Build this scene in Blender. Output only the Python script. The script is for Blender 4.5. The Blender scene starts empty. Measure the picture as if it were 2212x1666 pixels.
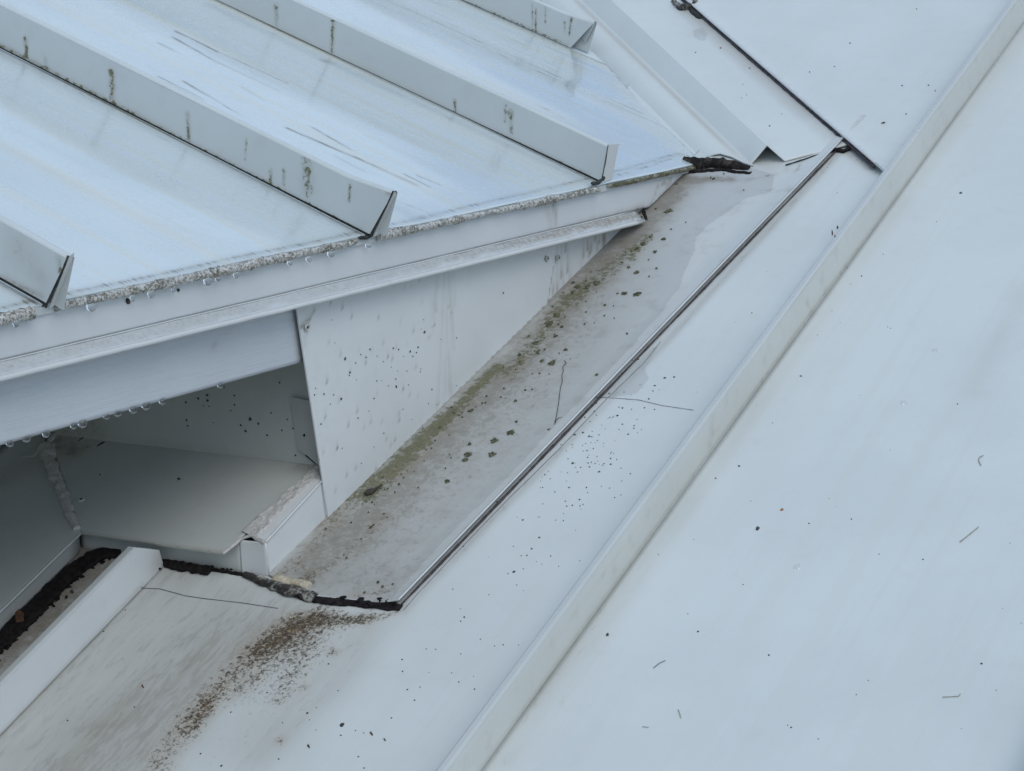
import bpy, bmesh, math, random
import numpy as np
from mathutils import Vector, Matrix, noise
random.seed(7); rng = np.random.default_rng(7)
R = math.radians
scene = bpy.context.scene
C = scene.collection
V = lambda *a: np.array(a, float)

# ------------------------------------------------------------ camera
CAM = V(-1.3912, -1.3116, 0.3386)
YAW, PITCH, ROLL, FPX = 1.0034, 0.2104, 0.0016, 5406.4      # focal length for a picture 2212 wide
Fw = V(math.sin(YAW)*math.cos(PITCH), math.cos(YAW)*math.cos(PITCH), -math.sin(PITCH))
Rt = V(math.cos(YAW), -math.sin(YAW), 0); Up = np.cross(Rt, Fw)
Rt, Up = math.cos(ROLL)*Rt+math.sin(ROLL)*Up, -math.sin(ROLL)*Rt+math.cos(ROLL)*Up
cam = bpy.data.cameras.new('camera'); co = bpy.data.objects.new('camera', cam); C.objects.link(co)
M4 = Matrix(((Rt[0], Up[0], -Fw[0], CAM[0]), (Rt[1], Up[1], -Fw[1], CAM[1]), (Rt[2], Up[2], -Fw[2], CAM[2]), (0, 0, 0, 1)))
co.matrix_world = M4
cam.sensor_width = 36; cam.lens = 36*FPX/2212; cam.clip_start = .02; cam.clip_end = 500
scene.camera = co

# ------------------------------------------------------------ light
SUN_AZ, SUN_EL = 215, 48          # azimuth from +y towards +x
w = bpy.data.worlds.new('World'); scene.world = w; w.use_nodes = True
nt = w.node_tree; bg = nt.nodes['Background']
sky = nt.nodes.new('ShaderNodeTexSky'); sky.sky_type = 'NISHITA'; sky.sun_disc = False
sky.sun_elevation = R(SUN_EL); sky.sun_rotation = R(SUN_AZ); sky.air_density = 1.0; sky.dust_density = 1.5; sky.ozone_density = 1.0
# broken cloud over the blue sky
tc = nt.nodes.new('ShaderNodeTexCoord'); cn_ = nt.nodes.new('ShaderNodeTexNoise'); cn_.inputs['Scale'].default_value = 4.5; cn_.inputs['Detail'].default_value = 5
nt.links.new(tc.outputs['Generated'], cn_.inputs['Vector'])
cr = nt.nodes.new('ShaderNodeMapRange'); cr.interpolation_type = 'SMOOTHSTEP'; cr.inputs[1].default_value = .40; cr.inputs[2].default_value = .56; nt.links.new(cn_.outputs[0], cr.inputs[0])
cm = nt.nodes.new('ShaderNodeMix'); cm.data_type = 'RGBA'; cm.inputs[7].default_value = (3.25, 4.15, 5.25, 1)
nt.links.new(cr.outputs[0], cm.inputs[0]); nt.links.new(sky.outputs[0], cm.inputs[6]); nt.links.new(cm.outputs[2], bg.inputs[0]); bg.inputs[1].default_value = 0.15
sun = bpy.data.lights.new('sun', 'SUN'); sun.energy = 0.95; sun.angle = R(40); sun.color = (1, .97, .90)
so = bpy.data.objects.new('sun', sun); C.objects.link(so)
sd = Vector((math.sin(R(SUN_AZ))*math.cos(R(SUN_EL)), math.cos(R(SUN_AZ))*math.cos(R(SUN_EL)), math.sin(R(SUN_EL))))
so.rotation_euler = sd.to_track_quat('Z', 'Y').to_euler()
scene.view_settings.view_transform = 'Standard'; scene.view_settings.look = 'None'
scene.view_settings.exposure = 0.16; scene.view_settings.gamma = 1

# ------------------------------------------------------------ the two roof planes and helpers
W = 0.42
PB, PA, PH = .3242, .3578, .0730
dB = V(0, math.cos(PB), math.sin(PB)); nB = V(0, -math.sin(PB), math.cos(PB)); XD = V(1, 0, 0); YD = V(0, 1, 0); ZD = V(0, 0, 1)
dA = V(math.cos(PA)*math.cos(PH), math.cos(PA)*math.sin(PH), math.sin(PA)); lat = V(-math.sin(PH), math.cos(PH), 0); nA = np.cross(dA, lat)
P0 = V(1.1973, 0.010, 0.0519)
O3 = V(0, 0, 0)
vV = np.cross(nA, nB); vV /= np.linalg.norm(vV); vV *= np.sign(vV[1]); wV = np.cross(nA, vV)
X0 = V((P0@nA)/nA[0], 0, 0)                      # where the two roofs meet at the eave

def on(n, P, x, y):
    """point of a real plane (normal n through P) under a point of the photograph (2212 wide)"""
    d = Fw*FPX + Rt*(x-1106) - Up*(y-833)
    return CAM + d*((P-CAM)@n)/(d@n)
def A(x, y, h=0.0): return on(nA, P0+nA*h, x, y)
def B(x, y, h=0.0): return on(nB, nB*h, x, y)
def Y(yy, x, y): return on(YD, V(0, yy, 0), x, y)
def X(xx, x, y): return on(XD, V(xx, 0, 0), x, y)
def Auv(u, v, h=0.0): return P0+dA*u+lat*v+nA*h
def Bxs(x, s, h=0.0): return V(x, 0, 0)+dB*s+nB*h
def Vtw(t, ww, h=0.0): return X0+vV*t+wV*ww+nA*h

def nz(p, s, seed=0): return noise.noise(Vector((p[0]*s+seed, p[1]*s+seed*1.7, p[2]*s-seed)))
def fbm(p, s, seed=0): return nz(p, s, seed)+.5*nz(p, s*2.1, seed+3)+.25*nz(p, s*4.3, seed+7)

# ------------------------------------------------------------ materials
class N:
    """tiny node writer"""
    def __init__(s, name):
        s.m = bpy.data.materials.new(name); s.m.use_nodes = True; s.t = s.m.node_tree; s.b = s.t.nodes['Principled BSDF']
    def set(s, i, v):
        if hasattr(v, 'is_linked'): s.t.links.new(v, i)
        else: i.default_value = v
    def math(s, op, a, b=0.0, c=0.0, clamp=False):
        n = s.t.nodes.new('ShaderNodeMath'); n.operation = op; n.use_clamp = clamp
        s.set(n.inputs[0], a); s.set(n.inputs[1], b); s.set(n.inputs[2], c); return n.outputs[0]
    def mix(s, f, a, b, mode='MIX'):
        n = s.t.nodes.new('ShaderNodeMix'); n.data_type = 'RGBA'; n.blend_type = mode
        s.set(n.inputs[0], f)
        s.set(n.inputs[6], a if hasattr(a, 'is_linked') else (*a, 1)); s.set(n.inputs[7], b if hasattr(b, 'is_linked') else (*b, 1)); return n.outputs[2]
    def coord(s, scale, kind='OBJ', off=(0, 0, 0)):
        if kind == 'OBJ': o = s.t.nodes.new('ShaderNodeTexCoord').outputs['Object']
        else: o = s.t.nodes.new('ShaderNodeUVMap').outputs[0]
        m = s.t.nodes.new('ShaderNodeMapping'); s.t.links.new(o, m.inputs[0]); m.inputs['Scale'].default_value = scale; m.inputs['Location'].default_value = off
        return m.outputs[0]
    def noise(s, vec, scale, detail=4, rough=.55, dist=0.0):
        n = s.t.nodes.new('ShaderNodeTexNoise'); s.t.links.new(vec, n.inputs['Vector']); n.inputs['Scale'].default_value = scale
        n.inputs['Detail'].default_value = detail; n.inputs['Roughness'].default_value = rough; n.inputs['Distortion'].default_value = dist; return n.outputs[0]
    def smooth(s, v, a, b, lo=0.0, hi=1.0):
        n = s.t.nodes.new('ShaderNodeMapRange'); n.interpolation_type = 'SMOOTHSTEP'; s.set(n.inputs[0], v)
        n.inputs[1].default_value = a; n.inputs[2].default_value = b; n.inputs[3].default_value = lo; n.inputs[4].default_value = hi; return n.outputs[0]
    def attr(s, name='stain'):
        n = s.t.nodes.new('ShaderNodeAttribute'); n.attribute_name = name; q = s.t.nodes.new('ShaderNodeSeparateColor'); s.t.links.new(n.outputs['Color'], q.inputs[0])
        return q.outputs[0], q.outputs[1], q.outputs[2], n.outputs['Alpha']
    def bump(s, h, strength, dist):
        n = s.t.nodes.new('ShaderNodeBump'); n.inputs['Strength'].default_value = strength; n.inputs['Distance'].default_value = dist; s.t.links.new(h, n.inputs['Height']); s.t.links.new(n.outputs[0], s.b.inputs['Normal'])
    def out(s, col, rough, **k):
        s.set(s.b.inputs['Base Color'], col if hasattr(col, 'is_linked') else (*col, 1)); s.set(s.b.inputs['Roughness'], rough)
        for a, b in k.items(): s.set(s.b.inputs[a.replace('_', ' ')], b)
        return s.m

def paint(name, base=(.55, .57, .57), rough=.38, streak=.06, speck=.25, dirt=.12, coat=0.0, wood=False, wave=0.0, swap=False, along=False):
    n = N(name); ob = n.coord((1, 1, 1)); uv = n.coord((1, 1, 1), 'UV')
    rust, moss, grime, damp = n.attr()
    big = n.noise(ob, 7, 3); med = n.noise(ob, 45, 6, .6); fine = n.noise(ob, 330, 5, .7); fine2 = n.noise(ob, 620, 3, .6)
    q_ = lambda a, b: (b, a, 1) if swap else (a, b, 1)
    st = n.noise(n.coord(q_(1.2, 38), 'UV'), 1, 4, .6); st2 = n.noise(n.coord(q_(4, 190), 'UV', (3, 5, 0)), 1, 4, .65)
    col = n.mix(n.smooth(big, .35, .65, 0, .5), base, tuple(c*.90 for c in base))
    col = n.mix(n.smooth(st, .45, .72, 0, streak*5), col, (base[0]*.93, base[1]*.90, base[2]*.83) if not swap else (base[0]*1.04, base[1]*.94, base[2]*.80))
    col = n.mix(n.smooth(st2, .5, .75, 0, streak*2), col, (base[0]*.80, base[1]*.80, base[2]*.78))
    col = n.mix(n.smooth(med, .52, .75, 0, dirt), col, (.30, .29, .26))
    # scattered pin-prick soiling
    col = n.mix(n.smooth(fine, .66, .74, 0, speck), col, (.12, .13, .11))
    def fac(a, nn, k=5.0, s=3.2):
        t = n.math('MULTIPLY_ADD', n.math('SUBTRACT', nn, .5), s, n.math('SUBTRACT', a, .5))
        t = n.math('MULTIPLY', t, k, clamp=True); return n.math('MULTIPLY', t, n.math('MULTIPLY', a, 3.0, clamp=True))
    crumb = n.noise(ob, 150, 6, .75, .5) if not swap else n.noise(n.coord((230, 24, 1), 'UV'), 1, 6, .7, .3)
    rcr = n.noise(ob, 270, 5, .75, .8)
    gm = med
    if along:      # run-off marks drawn out down the slope
        crumb = n.noise(n.coord((38, 170, 1), 'UV'), 1, 6, .72, .5); gm = n.noise(n.coord((7, 46, 1), 'UV'), 1, 5, .6, .4)
    g0 = n.math('MULTIPLY', n.math('MULTIPLY', grime, .92), n.smooth(gm, .25, .7, .55, 1), clamp=True)
    col = n.mix(g0, col, (.240, .200, .150) if not swap else (.20, .205, .19))
    gf = n.math('MULTIPLY', fac(grime, crumb, 3), .9 if swap else (.24 if along else .40))
    col = n.mix(gf, col, (.15, .13, .10))
    mcol = n.mix(n.smooth(fine, .35, .65), (.055, .055, .010), (.150, .135, .030))
    m0 = n.math('MULTIPLY', n.math('MULTIPLY', moss, .75), n.smooth(med, .3, .7, .4, 1), clamp=True)
    col = n.mix(m0, col, (.205, .20, .115))
    col = n.mix(n.math('MULTIPLY', fac(moss, crumb, 4), .85), col, mcol)
    rcol = n.mix(n.smooth(fine, .40, .62), (.022, .014, .008), n.mix(n.smooth(med, .5, .68), (.10, .068, .032), (.17, .09, .03)))
    r0 = n.math('MULTIPLY', n.math('MULTIPLY', rust, .75), n.smooth(fine2, .3, .7, .5, 1), clamp=True)
    col = n.mix(r0, col, (.34, .255, .155))
    rf = n.math('MULTIPLY', fac(rust, rcr, 2.6, 3.6), .92); col = n.mix(rf, col, rcol)
    dmp = n.smooth(n.math('MULTIPLY_ADD', n.math('SUBTRACT', med, .5), .12, damp), .49, .51)
    col = n.mix(n.math('MULTIPLY', dmp, .26 if not swap else .06), col, (.20, .205, .20))
    rg = n.math('ADD', n.smooth(med, .3, .7, rough-.06, rough+.08), n.math('MULTIPLY', n.math('ADD', grime, n.math('ADD', moss, rust)), .35), clamp=True)
    rg = n.math('SUBTRACT', rg, n.math('MULTIPLY', dmp, .08 if not swap else .26), clamp=True)
    h = n.math('MULTIPLY_ADD', rf, .6, n.math('MULTIPLY', med, .03 if not swap else 0.0)); h = n.math('MULTIPLY_ADD', fac(moss, crumb), .6, h)
    if wood:
        g = n.noise(n.coord((22, 420, 1), 'UV'), 1, 4, .6, .4); h = n.math('MULTIPLY_ADD', g, .9, h)
        col = n.mix(n.smooth(g, .4, .7, 0, .16), col, tuple(c*.7 for c in base))
    if wave:
        h = n.math('MULTIPLY_ADD', st, wave, h)
    n.bump(h, .5, .0012)
    return n.out(col, rg, Coat_Weight=coat, Coat_Roughness=.12)

BASE = (.60, .64, .635)
m_low = paint('lower_roof_paint', BASE, .40, .055, .10, .05, along=True)
m_up = paint('upper_roof_paint', (.545, .625, .655), .24, .20, .08, .02, coat=1.0, wave=.0, swap=True)  # bluer than the lower roof; sky reflection tinted into the base
m_seam = paint('seam_paint', (.54, .585, .59), .45, .02, .20, .10)
m_flash = paint('flashing_paint', (.63, .655, .66), .42, .03, .12, .08)
m_tray = paint('tray_paint', (.56, .585, .575), .42, .05, .35, .35)
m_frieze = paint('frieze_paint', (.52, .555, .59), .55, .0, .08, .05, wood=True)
m_fascia = paint('fascia_paint', (.58, .61, .625), .42, .02, .15, .06)
m_beige = paint('sidelit_seam_paint', (.575, .60, .575), .45, .10, .15, .22)  # warm light on the seam faces is put into this colour
m_shade = paint('shaded_flashing_paint', (.46, .48, .46), .45, .02, .30, .15)  # darker copy of the flashing paint, recess shade put into its colour
m_hem = paint('hem_paint', (.72, .74, .74), .28, .02, .25, .2, coat=.5)

def simple(name, cols, scale, rough, bump=0.0, rr=(.4, .6), **k):
    n = N(name); ob = n.coord((1, 1, 1)); q = n.noise(ob, scale, 6, .7); q2 = n.noise(ob, scale*2.7, 4, .7)
    c = n.mix(n.smooth(q, *rr), cols[0], cols[1])
    if len(cols) > 2: c = n.mix(n.smooth(q2, .5, .62), c, cols[2])
    if bump: n.bump(q2, .8, bump)
    return n.out(c, rough, **k)
m_dark = simple('dark_sealant', [(.006, .005, .006), (.02, .016, .015)], 200, .75, .001, Specular_IOR_Level=.2)
m_gap = simple('gap_backing', [(.015, .018, .016), (.04, .045, .04)], 150, .8)
m_gapt = simple('gap_shadow_and_grime', [(.035, .028, .033), (.075, .06, .068)], 120, .8)  # colour of the tray edge's painted shadow, and of the valley line's grime
m_foam = simple('foam_closure', [(.015, .013, .013), (.085, .068, .062), (.02, .018, .018)], 110, .85, .003, (.45, .65), Specular_IOR_Level=.2)
m_crust = simple('eave_crust', [(.20, .18, .12), (.66, .66, .64), (.13, .10, .06)], 330, .22, .003, (.36, .60), Coat_Weight=.6, Coat_Roughness=.15)
n = N('eave_crust_mat'); ob = n.coord((1, 1, 1)); qa = n.noise(ob, 340, 5, .75); qb = n.noise(ob, 28, 3, .6); qc = n.noise(ob, 700, 3, .7)
c = n.mix(n.smooth(qa, .38, .60), (.17, .15, .10), (.70, .70, .68)); c = n.mix(n.math('MULTIPLY', n.smooth(qb, .48, .62), n.smooth(qa, .62, .45)), c, (.10, .085, .04)); c = n.mix(n.smooth(qc, .56, .66, 0, .8), c, (.06, .055, .04))
n.bump(qc, .9, .002); m_crust = n.out(c, .2, Coat_Weight=.7, Coat_Roughness=.1)
m_crust2 = simple('olive_crust', [(.09, .085, .03), (.40, .40, .33), (.05, .045, .02)], 150, .4, .003, (.42, .66))
m_seal = simple('sealant', [(.50, .485, .46), (.32, .30, .27), (.58, .57, .56)], 90, .5, .003, (.5, .8))
m_sealdirty = simple('dirty_sealant', [(.02, .018, .016), (.34, .33, .30), (.05, .04, .03)], 75, .6, .002, (.46, .60))
m_spot = simple('lichen_spot', [(.04, .045, .02), (.14, .14, .08)], 300, .8, .001)
m_spotdark = simple('algae_dot', [(.02, .03, .025), (.04, .055, .045)], 300, .5, .0)
m_twig = simple('dry_twig', [(.20, .20, .15), (.33, .33, .25)], 200, .8)
m_leaf = simple('dark_leaf', [(.03, .025, .02), (.07, .06, .05)], 200, .7, .001)
m_brown = simple('brown_leaf', [(.05, .025, .01), (.12, .06, .03)], 120, .7, .001)
m_orange = simple('rust_scale', [(.35, .15, .03), (.15, .07, .03)], 300, .8)
m_thread = simple('thread', [(.12, .12, .14), (.2, .2, .22)], 200, .8)
m_rivet = simple('rivet_metal', [(.55, .57, .55), (.35, .35, .33)], 200, .35)
n = N('water'); m_water = n.out((1, 1, 1), .02, IOR=1.33, Transmission_Weight=1.0)
m_grass = simple('grass_ground', [(.04, .06, .02), (.07, .09, .035)], 3, .9)

# ------------------------------------------------------------ object helpers
def link(o, parent=None):
    C.objects.link(o)
    if parent is not None: o.parent = parent; o.matrix_parent_inverse = parent.matrix_world.inverted()
    return o
def tag(o, label, cat, group=None, kind=None):
    if label: o['label'] = label
    if cat: o['category'] = cat
    if group: o['group'] = group
    if kind: o['kind'] = kind
    return o
def thing(name, loc, label, cat, group=None):
    o = bpy.data.objects.new(name, None); o.empty_display_size = .02; o.location = Vector(loc); C.objects.link(o)
    o.matrix_world = Matrix.Translation(Vector(loc)); return tag(o, label, cat, group)

def seg_dist(P, a, b):
    ab = b-a; L = ab@ab+1e-12; t = np.clip(((P-a)@ab)/L, 0, 1)
    return np.linalg.norm(P-(a+t[:, None]*ab), axis=1), t
def stains(P, fields, hit):
    """fields: (channel, [photo points], half width mm start, end, strength) laid on the surface itself"""
    out = np.zeros((len(P), 4))
    for f in fields:
        ch, pts, w0, w1, s = f[:5]
        Q = [hit(*p) if len(p) == 2 else np.array(p) for p in pts]
        if ch == 3:                                    # a closed area: store distance to its edge
            e1 = Q[1]-Q[0]; nn = np.cross(Q[1]-Q[0], Q[2]-Q[0]); nn /= np.linalg.norm(nn); e1 /= np.linalg.norm(e1); e2 = np.cross(nn, e1)
            poly = [((q-Q[0])@e1, (q-Q[0])@e2) for q in Q]; px = (P-Q[0])@e1; py = (P-Q[0])@e2
            ins = np.zeros(len(P), bool); dm = np.full(len(P), 9.)
            for i in range(len(poly)):
                (x1, y1), (x2, y2) = poly[i], poly[(i+1) % len(poly)]
                c = ((y1 > py) != (y2 > py)) & (px < (x2-x1)*(py-y1)/((y2-y1) if abs(y2-y1) > 1e-12 else 1e-12)+x1); ins ^= c
                d, _ = seg_dist(P, Q[i], Q[(i+1) % len(poly)]); dm = np.minimum(dm, d)
            out[:, 3] = np.maximum(out[:, 3], np.clip(.5+np.where(ins, dm, -dm)*25, 0, 1)); continue
        best = np.zeros(len(P)); n = len(Q)-1
        for i in range(max(n, 1)):
            a, b = Q[i], Q[min(i+1, len(Q)-1)]
            d, t = seg_dist(P, a, b); k = (i+t)/max(n, 1); ww = (w0+(w1-w0)*k)/1000
            sk = s if not isinstance(s, tuple) else s[0]+(s[1]-s[0])*k
            best = np.maximum(best, np.exp(-(d/ww)**2*1.2)*sk)
        out[:, ch] = 1-(1-out[:, ch])*(1-np.clip(best, 0, 1))
    return out

def steps(pairs):
    """pairs (start, step) ... end -> coordinates"""
    r = []
    for i in range(len(pairs)-1):
        a, s = pairs[i]; b = pairs[i+1][0]; k = max(1, int(round((b-a)/s))); r += list(np.linspace(a, b, k, endpoint=False))
    return r+[pairs[-1][0]]

def finish(name, bm, mats, parent=None, smooth=False):
    me = bpy.data.meshes.new(name); bm.to_mesh(me); bm.free()
    for m in (mats if isinstance(mats, list) else [mats]): me.materials.append(m)
    if smooth:
        for p in me.polygons: p.use_smooth = True
    return link(bpy.data.objects.new(name, me), parent)

def sheet(name, fn, us, vs, mat, parent=None, cuts=(), fields=(), hit=None, thick=.0012, warp=None, extra=None, spots=None, flip=False, mats=None):
    """a sheet of metal: grid fn(u, v), trimmed by cuts [(point, outward normal)], with stains stored on its points"""
    bm = bmesh.new(); uvl = bm.loops.layers.uv.new('UVMap'); g = []
    for i, u in enumerate(us):
        g.append([bm.verts.new(fn(u, v)) for v in vs])
    for i in range(len(us)-1):
        for j in range(len(vs)-1):
            idx = [(i, j), (i+1, j), (i+1, j+1), (i, j+1)]
            if flip: idx = idx[::-1]
            f = bm.faces.new([g[a][b] for a, b in idx])
            for l, (a, b) in zip(f.loops, idx): l[uvl].uv = (us[a], vs[b])
    for P, nn in cuts:
        bmesh.ops.bisect_plane(bm, geom=bm.verts[:]+bm.edges[:]+bm.faces[:], plane_co=Vector(P), plane_no=Vector(nn), clear_outer=True, dist=1e-6)
    if warp:
        for v in bm.verts: v.co = Vector(warp(np.array(v.co)))
    for f in bm.faces: f.smooth = True
    bm.normal_update(); acc = 0.0
    for f in bm.faces: acc += f.calc_area()*(Vector(CAM)-f.calc_center_median()).normalized().dot(f.normal)
    if acc < 0 and not flip is None: bmesh.ops.reverse_faces(bm, faces=bm.faces[:])
    bm.verts.ensure_lookup_table(); nv = len(bm.verts)
    P = np.array([v.co[:] for v in bm.verts])
    st = stains(P, fields, hit) if fields else np.zeros((nv, 4))
    bm.normal_update(); bm.verts.index_update()
    if thick:      # back and rim
        tops = bm.verts[:]; fcs = bm.faces[:]
        rim = [(e.verts[0].index, e.verts[1].index, e.link_faces[0]) for e in bm.edges if len(e.link_faces) == 1]
        back = [bm.verts.new(v.co-v.normal*thick) for v in tops]
        for f in fcs: bm.faces.new([back[v.index] for v in reversed(f.verts[:])])
        for a, b, f in rim:
            vs_ = [v.index for v in f.verts]; k_ = vs_.index(a)
            if vs_[(k_+1) % len(vs_)] != b: a, b = b, a
            bm.faces.new([tops[b], tops[a], back[a], back[b]])
    me_n = len(bm.verts)
    if extra: extra(bm)
    me = bpy.data.meshes.new(name); bm.to_mesh(me)
    # stains by nearest original point: same order, positions known
    at = me.color_attributes.new('stain', 'FLOAT_COLOR', 'POINT')
    full = np.zeros((len(me.vertices), 4))
    full[:nv] = st
    at.data.foreach_set('color', full.astype(np.float32).ravel())
    bm.free()
    for m in (mats or [mat]): me.materials.append(m)
    o = bpy.data.objects.new(name, me); return link(o, parent)

def spotmesh(bm, c, nrm, rx, ry, ang, h=.0004, k=11, mi=0, rough=.25):
    """a small irregular crust lying on a surface"""
    nrm = nrm/np.linalg.norm(nrm); a = np.cross(nrm, ZD if abs(nrm[2]) < .9 else XD); a /= np.linalg.norm(a); b = np.cross(nrm, a)
    ca, sa = math.cos(ang), math.sin(ang); e1 = a*ca+b*sa; e2 = -a*sa+b*ca
    rs = [1+random.uniform(-rough, rough) for _ in range(k)]
    top = [bm.verts.new(c+nrm*h+e1*rx*.7*rs[i]*math.cos(6.283*i/k)+e2*ry*.7*rs[i]*math.sin(6.283*i/k)) for i in range(k)]
    bot = [bm.verts.new(c-nrm*.0003+e1*rx*rs[i]*math.cos(6.283*i/k)+e2*ry*rs[i]*math.sin(6.283*i/k)) for i in range(k)]
    f = bm.faces.new(top); f.material_index = mi
    for i in range(k):
        f = bm.faces.new([bot[i], bot[(i+1) % k], top[(i+1) % k], top[i]]); f.material_index = mi

def tube(bm, pts, rad, k=8, lump=0.0, ls=60, flat=None, seed=0, mi=0):
    """tube along points, rad number or list; flat=(normal, factor)"""
    pts = [np.array(p, float) for p in pts]; rings = []
    for i, p in enumerate(pts):
        t = pts[min(i+1, len(pts)-1)]-pts[max(i-1, 0)]; t /= np.linalg.norm(t)+1e-12
        a = np.cross(t, ZD if abs(t[2]) < .9 else XD); a /= np.linalg.norm(a); b = np.cross(t, a)
        r = rad[i] if isinstance(rad, (list, tuple)) else rad; ring = []
        for j in range(k):
            an = 6.2832*j/k; d = a*math.cos(an)+b*math.sin(an); q = p+d*r
            if lump: q = p+d*r*max(.15, 1+lump*fbm(q, ls, seed))
            if flat is not None:
                nn, fq = flat; q = q-nn*((q-p)@nn)*(1-fq)
            ring.append(bm.verts.new(q))
        rings.append(ring)
    for i in range(len(rings)-1):
        for j in range(k):
            f = bm.faces.new([rings[i][j], rings[i][(j+1) % k], rings[i+1][(j+1) % k], rings[i+1][j]]); f.smooth = True; f.material_index = mi
    for r in (rings[0][::-1], rings[-1]):
        f = bm.faces.new(r); f.material_index = mi
def dens(pts, step):
    out = []
    for a, b in zip(pts[:-1], pts[1:]):
        k = max(1, int(np.linalg.norm(b-a)/step)); out += [a+(b-a)*i/k for i in range(k)]
    return out+[pts[-1]]
def prism(bm, pts, d, mi=0):
    """polygon pts extruded by vector d"""
    a = [bm.verts.new(p) for p in pts]; b = [bm.verts.new(np.array(p)+d) for p in pts]; k = len(pts)
    fs = [bm.faces.new(a), bm.faces.new(b[::-1])]
    for i in range(k): fs.append(bm.faces.new([a[i], b[i], b[(i+1) % k], a[(i+1) % k]]))
    for f in fs: f.material_index = mi
    bmesh.ops.recalc_face_normals(bm, faces=fs)
def plate(name, pts, d, mat, parent=None, bevel=0):
    bm = bmesh.new(); prism(bm, pts, d)
    if bevel: bmesh.ops.bevel(bm, geom=bm.edges[:], offset=bevel, segments=2, affect='EDGES')
    return finish(name, bm, mat, parent)

def qsheet(name, p00, p10, p11, p01, mat, parent=None, nu=40, nv=20, fields=(), hit=None, thick=.0012, warp=None, flip=False):
    p00, p10, p11, p01 = map(lambda a: np.array(a, float), (p00, p10, p11, p01))
    L1 = np.linalg.norm(p10-p00); L2 = np.linalg.norm(p01-p00)
    fn = lambda u, v: (p00*(1-u/L1)+p10*u/L1)*(1-v/L2)+(p01*(1-u/L1)+p11*u/L1)*v/L2
    return sheet(name, fn, list(np.linspace(0, L1, nu+1)), list(np.linspace(0, L2, nv+1)), mat, parent, (), fields, hit, thick, warp, flip=flip)

# ============================================================ GROUND
bm = bmesh.new(); bmesh.ops.create_grid(bm, x_segments=8, y_segments=8, size=150)
for v in bm.verts: v.co.z = -3.2
tag(finish('ground', bm, m_grass), None, None, kind='structure')

# ============================================================ LOWER ROOF (plane A)
low = thing('lower_roof', Auv(-1.3, -.3), 'big pale blue-white standing seam metal roof filling the lower right of the view', 'roof')
def oil(n, amp, s, seed=0):
    return lambda p: p+n*amp*nz(p, s, seed)
R_V = -.2438; L_V = .176
def px_list(s, ox, oy, L): return [(ox+x*s, oy+y*s)+tuple(r) for x, y, *r in L]
# stains of the lower pan: rust tail below the tray's end, grey-brown film, brown bloom
F_low = [
 (0, [(690, 1335), (640, 1350), (575, 1400)], 13, 16, .92), (0, [(790, 1335), (700, 1345)], 9, 13, .75), (0, [(850, 1325), (790, 1340)], 5, 8, .5),
 (0, [(640, 1350), (560, 1405), (500, 1460), (440, 1520), (400, 1570), (350, 1640), (320, 1700)], 23, 17, (.60, .46)), (0, [(700, 1350), (600, 1500), (500, 1620)], 34, 30, (.30, .14)),
 (0, [(455, 1515), (430, 1550), (415, 1575)], 9, 9, .62), (0, [(650, 1385), (600, 1430), (520, 1490)], 16, 16, .36), (0, [(720, 1410)], 6, 6, .62), (0, [(655, 1487)], 5, 5, .5), (0, [(605, 1600)], 7, 7, .55), (0, [(672, 1395), (640, 1450), (600, 1510)], 14, 10, .32),
 (2, [(640, 1330), (480, 1440), (300, 1600), (200, 1700)], 38, 60, (.50, .42)), (2, [(800, 1340), (700, 1480), (560, 1620)], 22, 30, .25), (2, [(360, 1240), (250, 1330), (60, 1500), (-30, 1600)], 55, 60, (.42, .46)), (2, [(500, 1300), (330, 1480), (150, 1680)], 50, 65, .42),
 (2, [(560, 1360), (420, 1400), (250, 1560)], 30, 40, .22), (2, [(870, 1310), (700, 1500), (500, 1700)], 16, 20, .14),
 (2, [(306, 1270), (138, 1447), (0, 1590)], 3, 3, .5),
 (2, [(870, 1318), (1440, 738), (1808, 335)], 7, 5, .45),  # contact shadow beside the tray's edge, painted through the grime channel
 (2, [(1830, 330), (1890, 372)], 6, 6, .55),
 (1, [(700, 1320), (640, 1335)], 8, 10, .3),
 (3, [(1425, 740), (1393, 800), (1402, 818), (1375, 850), (1300, 862), (1275, 870)], 0, 0, 1),
]
us_f = steps([(-3.0, .06), (-1.36, .0035), (-.06, .02), (3.0,)]) if False else list(np.linspace(-3, -1.34, 20, endpoint=False))+list(np.arange(-1.34, -.02, .0035))+list(np.linspace(-.02, 3.0, 60))
vs_f = list(np.linspace(R_V, L_V, 110))
o = sheet('roof_pan', lambda u, v: Auv(u, v), us_f, vs_f, m_low, low, fields=F_low, hit=A, thick=.001)
o['label'] = 'roof pan with rust stain running down between its two seams'
F_r = [(2, [(1040, 1672), (1730, 712), (2212, 57)], 3, 2.5, .34), (2, [(1060, 1672), (1750, 712), (2232, 57)], 13, 10, .13), (2, [(1100, 1640), (1350, 1300), (1730, 760)], 12, 5, (.14, .06)), (2, [(1300, 1420), (1250, 1560), (1100, 1720)], 30, 20, .10),
       (2, [(1440, 1105), (1300, 1300), (1150, 1520)], 6, 9, (.2, .2)), (2, [(2212, 620), (2100, 850)], 12, 16, .12)]
us_c = list(np.linspace(-3, -1.36, 14, endpoint=False))+list(np.arange(-1.36, .45, .012))+list(np.linspace(.46, 3, 30))
for k in range(1, 6):
    v1 = R_V-.42*(k-1); v0 = v1-.42
    vv = list(np.linspace(v0, v1, 70 if k == 1 else 24))
    sheet('roof_pan', lambda u, v: Auv(u, v), us_c, vv, m_low, low, fields=F_r if k == 1 else (), hit=A, thick=.001)
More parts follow.
